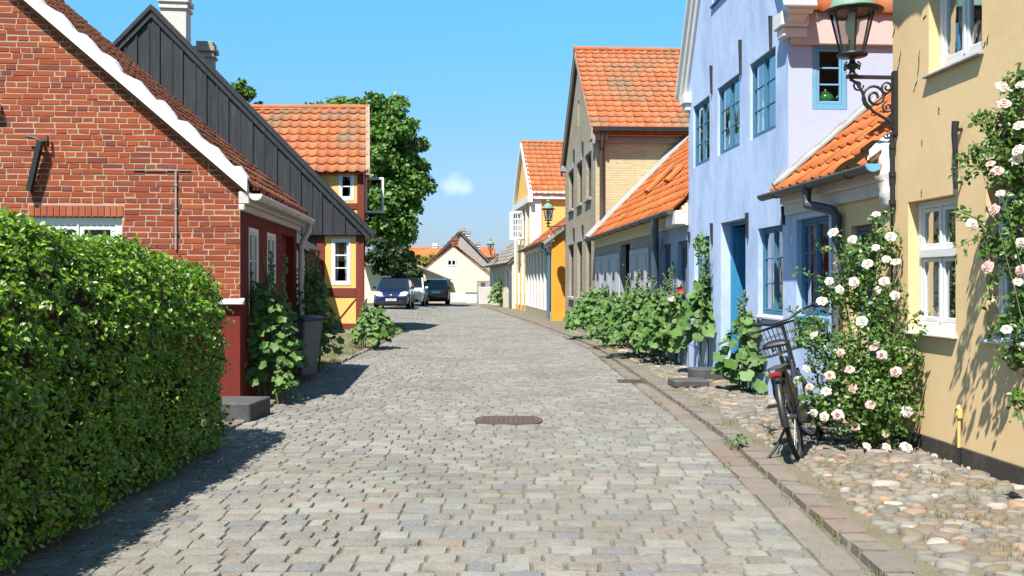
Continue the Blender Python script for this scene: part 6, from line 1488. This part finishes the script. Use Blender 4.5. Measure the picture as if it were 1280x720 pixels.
    for x, s, nm in ((hl+.03, 1, 'front'), (-hl-.012, -1, 'rear')):
        q = MB(); z = .46 if s > 0 else .80; q.box((x, 0, z), (.02, .50, .115)); o = q.build('number_plate', MAT['plate'], t)
        if text:
            cu = bpy.data.curves.new('plate_text', 'FONT'); cu.body = text; cu.size = .13; cu.align_x = 'CENTER'; cu.align_y = 'CENTER'; cu.extrude = .001
            to = bpy.data.objects.new('tmp_text', cu); COL.objects.link(to); bpy.context.view_layer.update(); me = bpy.data.meshes.new_from_object(to); bpy.data.objects.remove(to); bpy.data.curves.remove(cu)
            me.transform(Matrix(((0, 0, s, x+s*.012), (s, 0, 0, 0), (0, 1, 0, z), (0, 0, 0, 1)))); me.materials.clear(); link_mesh('lettering', me, MAT['ink'], o)
    q = MB(); q.box((-hl-.01, 0, .42), (.05, hw*1.5, .14)); q.build('bumper', MAT['plastic'], t, bevel=.02)
    t.location = loc; t.rotation_euler = (0, 0, heading); return t
def cars():
    Y = 43.5; x = (487.5-CX)/FPX*Y; make_car('parked_car', 'dark blue hatchback parked facing the camera, nearest of the three cars', (x-.02, Y+1.95, G(x, Y)), R(-90+2), MAT['carblue'], 3.9, 1.72, 1.50, text='OLEPM')
    Y = 50.5; x = (503-CX)/FPX*Y; make_car('parked_car', 'white tall car parked behind the dark blue hatchback', (x+.25, Y+2.1, G(x, Y)), R(-90+1), MAT['carwhite'], 4.2, 1.75, 1.78, van=True)
    Y = 57; x = (543-CX)/FPX*Y; make_car('parked_car', 'black tall hatchback seen from behind near the end of the street', (x-.12, Y+2, G(x, Y)), R(90+6), MAT['carblack'], 4.0, 1.74, 1.62, van=True)
cars()

# ------------------------------------------------------------------ wall lamps
def make_lamp(label, arm=.40):
    """modelled with the wall at the origin and the arm along +x"""
    t = local_thing('wall_lamp', label, 'wall lamp', 'iron lanterns on scrolled wall brackets'); m = MB(); L = arm
    m.box((L/2, 0, 0), (L+.08, .035, .028)); m.box((.012, 0, -.22), (.035, .05, .55)); m.box((.03, 0, -.2), (.02, .03, .48)); m.lathe((.012, 0, -.50), [(.0, -.02), (.03, 0), (.02, .03)], 10)
    def scroll(c, r0, r1, a0, a1, w=.012, n=26): m.tube([Vector((c[0]+(r0+(r1-r0)*i/n)*math.cos(a0+(a1-a0)*i/n), 0, c[1]+(r0+(r1-r0)*i/n)*math.sin(a0+(a1-a0)*i/n))) for i in range(n+1)], w, 6)
    k = L/.40
    m.tube([Vector((.03, 0, -.40)), Vector((.09*k, 0, -.36)), Vector((.20*k, 0, -.30)), Vector((.27*k, 0, -.22)), Vector((.30*k, 0, -.13)), Vector((.35*k, 0, -.05)), Vector((.41*k, 0, -.02))], .013, 7)
    scroll((.19*k, -.17), .115, .02, R(-60), R(560)); scroll((.34*k, -.07), .05, .012, R(180), R(640), .009); scroll((.075*k, -.26), .05, .012, R(60), R(-420), .009); scroll((.08*k, -.085), .055, .012, R(-90), R(420), .009); scroll((.06*k, -.37), .035, .01, R(90), R(-300), .008)
    m.build('bracket', MAT['black'], t)
    c = Vector((L-.01, 0, 0)); m = MB()
    m.lathe(c, [(.035, 0), (.05, .015), (.03, .03), (.022, .06), (.055, .085), (.06, .10), (.03, .12), (.022, .15), (.035, .17), (.125, .178), (.13, .195), (.105, .205)], 16)
    for k in range(4): a = math.pi/2*k+.4; m.tube([c+Vector((.05*math.cos(a), .05*math.sin(a), .09)), c+Vector((.085*math.cos(a), .085*math.sin(a), .075)), c+Vector((.09*math.cos(a), .09*math.sin(a), .10)), c+Vector((.06*math.cos(a), .06*math.sin(a), .12))], .008, 5)
    n = 6
    for k in range(n):
        a = 6.283*k/n+.3; m.tube([c+Vector((.10*math.cos(a), .10*math.sin(a), .2)), c+Vector((.185*math.cos(a), .185*math.sin(a), .55))], .009, 5)
    m.torus(c+Vector((0, 0, .555)), .195, .014, (0, 0, 1), 24, 6, ref=(1, 0, 0)); m.lathe(c, [(.18, .558), (.25, .553), (.257, .562), (.235, .575), (.19, .58)], 24); m.build('lantern_frame', MAT['black'], t)
    m = MB(); vs = [c+Vector((r*math.cos(6.283*k/n+.3), r*math.sin(6.283*k/n+.3), z)) for r, z in ((.096, .205), (.18, .55)) for k in range(n)]; m.add(vs, [(k, (k+1) % n, n+(k+1) % n, n+k) for k in range(n)]); m.build('lantern_glass', MAT['glass_clear'], t, recalc=False)
    m = MB(); m.lathe(c, [(.20, .583), (.185, .61), (.165, .67), (.10, .72), (.06, .745), (.06, .80), (.085, .81), (.05, .84), (.02, .86), (.03, .89), (0, .92)], 20); m.build('lantern_roof', MAT['copper'], t)
    m = MB(); m.lathe(c, [(.02, .2), (.02, .32), (.03, .33), (.055, .40), (.06, .46), (.035, .52), (.03, .55)], 14); m.build('lamp_bulb', MAT['porcelain'], t)
    return t
def lamps():
    a = make_lamp('iron wall lamp with green roof on the corner of the ochre house')
    u, v = FA.uv(1121, 97); ang = math.atan2(FA.N.y, FA.N.x); a.location = FA.pt(u, v, .005); a.rotation_euler = (0, 0, ang)
    b = make_lamp('iron wall lamp on the yellow brick house, beside the orange wall', .60)
    u, v = FA.uv(706.8, 283); b.location = FA.pt(u-.02, v, .01); b.rotation_euler = (0, 0, ang); 
    b.scale = (1.02, 1.02, 1.08)
    c = copy_tree(a); c['label'] = 'farthest iron wall lamp, small, over the brown roofed cottage at the bend'; u, v = FR.uv(622, 318); c.location = FR.pt(u, v, .0); c.rotation_euler = (0, 0, math.atan2(FR.N.y, FR.N.x)); c.scale = (1.1, 1.1, 1.1)
lamps()

# ------------------------------------------------------------------ bicycle
def bicycle():
    t = local_thing('bicycle', 'black and blue bicycle with a wire basket leaning on its stand before the rose bush', 'bicycle'); r = .345
    def wheel(cx, z, M_=None):
        m = MB(); m.torus((cx, 0, z), r-.018, .02, (0, 1, 0), 40, 8, ref=(1, 0, 0)); w = m.build('wheel', MAT['rubber'], t)
        m = MB(); m.torus((cx, 0, z), r-.045, .011, (0, 1, 0), 40, 6, ref=(1, 0, 0)); m.lathe((cx, -.05, z), [(.025, 0), (.025, .1)], 10, (0, 1, 0)); rim = m.build('rim', MAT['chrome'], w)
        m = MB()
        for k in range(28):
            a = 6.283*k/28; b = a+(.5 if k % 2 else -.5); m.tube([(cx+.024*math.cos(b), .035*(1 if k % 4 < 2 else -1), z+.024*math.sin(b)), (cx+(r-.05)*math.cos(a), 0, z+(r-.05)*math.sin(a))], .0016, 4, cap=False)
        m.build('spokes', MAT['chrome'], w); return w
    rear = wheel(0, r)
    BB, ST, HT, HB = Vector((.46, 0, .29)), Vector((.27, 0, .80)), Vector((.86, 0, .90)), Vector((.92, 0, .66)); FH = Vector((1.08, 0, r))
    m = MB(); m.tube([BB, ST], .017, 8); m.tube([HB, (.62, 0, .42), BB], .018, 8); m.tube([HB+Vector((-.01, 0, .07)), (.66, 0, .50), BB.lerp(ST, .25)], .016, 8); m.tube([HT, HB], .022, 8)
    for s in (1, -1): m.tube([BB+Vector((0, .03*s, 0)), (0, .06*s, r)], .010, 6); m.tube([ST.lerp(BB, .08), (0, .06*s, r)], .008, 6)
    m.build('frame', MAT['bikeblue'], t)
    m = MB(); m.tube([ST, ST+Vector((-.035, 0, .11))], .013, 8); m.build('seat_post', MAT['chrome'], t)
    # saddle
    m = MB(); vs = []; n = 9; prof = ((-.14, .085, .0), (-.12, .105, .03), (-.05, .10, .04), (.03, .06, .035), (.10, .03, .03), (.15, .02, .02), (.155, .008, .0))
    for x, w, h in prof:
        for k in range(n): a = math.pi*k/(n-1); vs.append(Vector((.225+x, w*math.cos(a), .905+h*math.sin(a)**.7+(0 if 0 < k < n-1 else -.02))))
    m.add(vs, [(i*n+k, i*n+k+1, (i+1)*n+k+1, (i+1)*n+k) for i in range(len(prof)-1) for k in range(n-1)]+[tuple(range(n)), tuple(range(len(vs)-1, len(vs)-n-1, -1))]+[(i*n, (i+1)*n, (i+1)*n+n-1, i*n+n-1) for i in range(len(prof)-1)], True)
    for s in (1, -1): m.tube([(.13, .03*s, .89), (.12, .035*s, .85), (.2, .02*s, .87)], .006, 5)
    m.build('saddle', MAT['leather'], t)
    # front assembly turned a little to the left
    piv = FH+Vector((-.055, 0, 0)); ax = (HT-HB).normalized(); RM = Matrix.Translation(HB) @ Matrix.Rotation(R(28), 4, ax) @ Matrix.Translation(-HB)
    n0 = set(o.name for o in t.children)
    w = wheel(FH.x, r)
    m = MB()
    for s in (1, -1): m.tube([HB+Vector((0, .03*s, -.02)), (.98, .05*s, .5), FH+Vector((0, .055*s, 0))], .010, 6)
    m.build('fork', MAT['bikeblue'], t)
    m = MB(); m.tube([HT, HT+Vector((-.04, 0, .16))], .012, 8); top = HT+Vector((-.04, 0, .16)); m.tube([(.60, .27, 1.10), (.70, .28, 1.12), (.80, .22, 1.11), (.845, .08, 1.07), (.845, -.08, 1.07), (.80, -.22, 1.11), (.70, -.28, 1.12), (.60, -.27, 1.10)], .011, 8); hb = m.build('handlebar', MAT['black'], t)
    for s in (1, -1):
        m = MB(); m.tube([(.59, .268*s, 1.098), (.65, .277*s, 1.112), (.72, .273*s, 1.122)], .018, 8); m.build('grip', MAT['rubber'], hb)
        m = MB(); m.tube([(.78, .225*s, 1.10), (.74, .235*s, 1.075), (.64, .245*s, 1.06)], .006, 6); m.build('brake_lever', MAT['chrome'], hb)
    m = MB(); m.lathe((.74, .20, 1.13), [(.028, 0), (.028, .012), (.012, .028), (0, .03)], 12); m.build('bell', MAT['black'], hb)
    # wire basket
    m = MB(); z0, z1 = .80, 1.04; bx0, bx1 = .90, 1.20; by = .17
    def rect(z, e): return [Vector((bx0-e, by+e, z)), Vector((bx1+e, by+e, z)), Vector((bx1+e, -by-e, z)), Vector((bx0-e, -by-e, z)), Vector((bx0-e, by+e, z))]
    for f in (0, .33, .66, 1): m.tube(rect(z0+(z1-z0)*f, .035*f), .006 if f == 1 else .003, 5)
    a0, a1 = rect(z0, 0), rect(z1, .035)
    for i in range(4):
        k = 9 if i % 2 == 0 else 10
        for j in range(k): f = j/k; m.tube([a0[i].lerp(a0[i+1], f), a1[i].lerp(a1[i+1], f)], .0026, 4, cap=False)
    for j in range(10): f = j/9; m.tube([a0[0].lerp(a0[3], f), a0[1].lerp(a0[2], f)], .0026, 4, cap=False)
    for j in range(7): f = j/6; m.tube([a0[0].lerp(a0[1], f), a0[3].lerp(a0[2], f)], .0026, 4, cap=False)
    m.build('basket', MAT['black'], t)
    m = MB(); m.torus((FH.x, 0, r), r+.02, .022, (0, 1, 0), 18, 6, R(-40), R(130), ref=(1, 0, 0)); mg = m.build('mudguard', MAT['black'], t)
    m = MB(); m.lathe((1.03, 0, .72), [(.0, -.01), (.04, 0), (.045, .03), (.03, .06)], 12, (1, 0, 0)); m.build('front_light', MAT['chrome'], t)
    for o in list(t.children):
        if o.name in n0: continue
        for q in [o]+list(o.children_recursive): q.data.transform(RM)
    # rear mudguard, rack, light, chain case, skirt guards, cranks, stand
    m = MB(); m.torus((0, 0, r), r+.022, .026, (0, 1, 0), 26, 6, R(-160), R(25), ref=(1, 0, 0)) if False else None
    pts = []
    for k in range(22): a = R(-5+205*k/21); pts.append(Vector((-(r+.022)*math.cos(a-math.pi*0), 0, r+(r+.022)*math.sin(a))))
    m.tube(pts, .03, 6); m.build('mudguard', MAT['black'], t)
    m = MB()
    for s in (1, -1): m.tube([(.2, .05*s, .73), (-.05, .06*s, .74), (-.26, .055*s, .74)], .007, 6); m.tube([(0, .065*s, r), (-.14, .06*s, .74)], .006, 6)
    for x in (-.26, -.16, -.06, .05, .15): m.tube([(x, .058, .74), (x, -.058, .74)], .006, 6)
    m.build('luggage_rack', MAT['black'], t)
    m = MB(); m.box((-.30, 0, .70), (.03, .095, .042)); m.build('rear_light', MAT['redlens'], t, bevel=.012)
    for s in (1, -1):
        m = MB(); vs = [Vector((0, .055*s, r))]+[Vector((-(r+.0)*math.cos(R(q)), .05*s, r+(r+.0)*math.sin(R(q)))) for q in range(38, 172, 12)]; m.add(vs, [(0, k, k+1) for k in range(1, len(vs)-1)]); m.build('coat_guard', MAT['black'], t, recalc=False)
    m = MB(); m.hexa([Vector(p) for p in ((-.06, -.085, r-.06), (.56, -.085, .20), (.56, -.06, .20), (-.06, -.06, r-.06), (-.06, -.085, r+.06), (.56, -.085, .39), (.56, -.06, .39), (-.06, -.06, r+.06))]); m.build('chain_case', MAT['black'], t, bevel=.02)
    m = MB(); m.tube([BB+Vector((0, -.11, 0)), BB+Vector((0, .11, 0))], .014, 8); m.tube([BB+Vector((0, -.10, 0)), BB+Vector((.12, -.11, -.12))], .011, 6); m.tube([BB+Vector((0, .10, 0)), BB+Vector((-.12, .11, .12))], .011, 6); cr = m.build('crank', MAT['chrome'], t)
    for s, q in ((-1, Vector((.12, 0, -.12))), (1, Vector((-.12, 0, .12)))): m = MB(); m.box(BB+q+Vector((0, .16*s, 0)), (.09, .09, .022)); m.build('pedal', MAT['rubber'], cr)
    m = MB(); m.tube([(.10, .05, .28), (.02, .16, .12), (-.03, .27, .025)], .011, 7); m.build('kickstand', MAT['black'], t)
    p = ground_pt(991, 576); t.rotation_mode = 'XYZ'
    hd = R(90-23)
    t.matrix_world = Matrix.Translation((p.x+.03, p.y-.10, .026)) @ Matrix.Rotation(hd, 4, 'Z') @ Matrix.Rotation(R(-13), 4, 'X')
bicycle()

# ------------------------------------------------------------------ wheelie bin
def bin_():
    x, y = -3.0, 13.0; t = local_thing('wheelie_bin', 'grey plastic wheelie bin with a dark lid among the hollyhocks on the left', 'bin'); m = MB()
    q = lambda w, d, z, dy=0: [Vector((sx*w/2, sy*d/2+dy, z)) for sx, sy in ((-1, -1), (1, -1), (1, 1), (-1, 1))]
    m.hexa(q(.40, .44, .06)+q(.52, .60, .90)); m.hexa(q(.56, .64, .88)+q(.57, .65, .925)); b = m.build('body', MAT['bin'], t, bevel=.02)
    m = MB(); vs = []
    for f in range(6):
        yy = -.36+.70*f/5; z = .928+.055*math.sin(math.pi*min(1, f/5+.12)); vs += [Vector((-.30, yy, z-.03)), Vector((-.27, yy, z+.0)), Vector((.27, yy, z+.0)), Vector((.30, yy, z-.03))]
    m.add(vs, [(i*4+k, i*4+k+1, i*4+k+5, i*4+k+4) for i in range(5) for k in range(3)], True); o = m.build('lid', MAT['binlid'], t, recalc=False); s = o.modifiers.new('solid', 'SOLIDIFY'); s.thickness = .02
    m = MB(); m.tube([(-.24, .36, .93), (.24, .36, .93)], .016, 8); m.build('handle', MAT['binlid'], t)
    for s in (-1, 1): m = MB(); m.lathe((s*.26, .22, .10), [(.03, -.03), (.10, -.025), (.10, .02), (.03, .03)], 18, (1, 0, 0)); m.build('wheel', MAT['rubber'], t)
    t.location = (x, y, .05); t.rotation_euler = (R(2), 0, R(62)); t.scale = (.78, .78, .92)
bin_()
# ------------------------------------------------------------------ sky, sun, camera
def light():
    sd = Vector((.275, .565, -1.0)).normalized()
    w = bpy.data.worlds.new('World'); SC.world = w; w.use_nodes = True; nt = w.node_tree; N, L = nt.nodes, nt.links; bg = N['Background']
    sky = N.new('ShaderNodeTexSky'); sky.sky_type = 'NISHITA'; sky.sun_disc = False; sky.sun_elevation = math.asin(-sd.z); sky.sun_rotation = math.atan2(-sd.x, -sd.y) % (2*math.pi)
    sky.air_density = 1.0; sky.dust_density = .1; sky.ozone_density = 1.0; sky.altitude = 0
    # one small fair-weather cloud low over the street
    tc = N.new('ShaderNodeTexCoord'); nz = N.new('ShaderNodeTexNoise'); nz.inputs['Scale'].default_value = 40; nz.inputs['Detail'].default_value = 7; L.new(tc.outputs['Generated'], nz.inputs['Vector'])
    d = Vector(((573-CX)/FPX, 1, (HY-233)/FPX)).normalized()
    sub = N.new('ShaderNodeVectorMath'); sub.operation = 'SUBTRACT'; L.new(tc.outputs['Generated'], sub.inputs[0]); sub.inputs[1].default_value = d
    sc = N.new('ShaderNodeVectorMath'); sc.operation = 'MULTIPLY'; L.new(sub.outputs[0], sc.inputs[0]); sc.inputs[1].default_value = (38, 20, 64)
    ln = N.new('ShaderNodeVectorMath'); ln.operation = 'LENGTH'; L.new(sc.outputs[0], ln.inputs[0])
    a = N.new('ShaderNodeMath'); a.operation = 'MULTIPLY_ADD'; a.inputs[1].default_value = -.62; L.new(ln.outputs['Value'], a.inputs[0]); L.new(nz.outputs['Fac'], a.inputs[2])
    mr = N.new('ShaderNodeMapRange'); mr.inputs['From Min'].default_value = -.05; mr.inputs['From Max'].default_value = .45; mr.inputs['To Max'].default_value = .36; L.new(a.outputs[0], mr.inputs['Value'])
    mx = N.new('ShaderNodeMix'); mx.data_type = 'RGBA'; L.new(mr.outputs['Result'], mx.inputs['Factor']); tn = N.new('ShaderNodeMix'); tn.data_type = 'RGBA'; tn.blend_type = 'MULTIPLY'; tn.inputs[0].default_value = 1; L.new(sky.outputs[0], tn.inputs[6]); sx = N.new('ShaderNodeSeparateXYZ'); L.new(tc.outputs['Generated'], sx.inputs[0]); rp = ramp(nt, [(.26, .27, .44), (.46, .59, .72), (.46, 1.02, 1.08), (.62, 1.06, 1.05)]); rp.color_ramp.elements[1].position = .12; rp.color_ramp.elements[2].position = .30; L.new(sx.outputs['Z'], rp.inputs['Fac']); L.new(rp.outputs['Color'], tn.inputs[7]); L.new(tn.outputs[2], mx.inputs[6]); mx.inputs[7].default_value = (7.2, 7.4, 8.0, 1)
    L.new(mx.outputs[2], bg.inputs['Color']); bg.inputs['Strength'].default_value = .088
    s = bpy.data.lights.new('sun', 'SUN'); s.energy = 5.0; s.angle = R(.53); s.color = (1, .955, .88); o = bpy.data.objects.new('sun', s); COL.objects.link(o); o.location = (0, 0, 40); o.rotation_euler = sd.to_track_quat('-Z', 'Y').to_euler()
    cam = bpy.data.cameras.new('camera'); cam.sensor_width = 36; cam.lens = 36*FPX/1280; cam.shift_y = -(360-HY)/1280; cam.clip_end = 4000; cam.clip_start = .05
    o = bpy.data.objects.new('camera', cam); COL.objects.link(o); o.location = (0, 0, EYE); o.rotation_euler = (R(90), 0, 0); SC.camera = o
    v = SC.view_settings; v.view_transform = 'Standard'; v.look = 'None'; v.gamma = 1; v.use_curve_mapping = False; v.exposure = 1.25
    SC.render.engine = 'CYCLES'; SC.cycles.use_denoising = True; SC.cycles.max_bounces = 8; SC.cycles.transparent_max_bounces = 16; SC.cycles.caustics_reflective = False; SC.cycles.caustics_refractive = False
light()
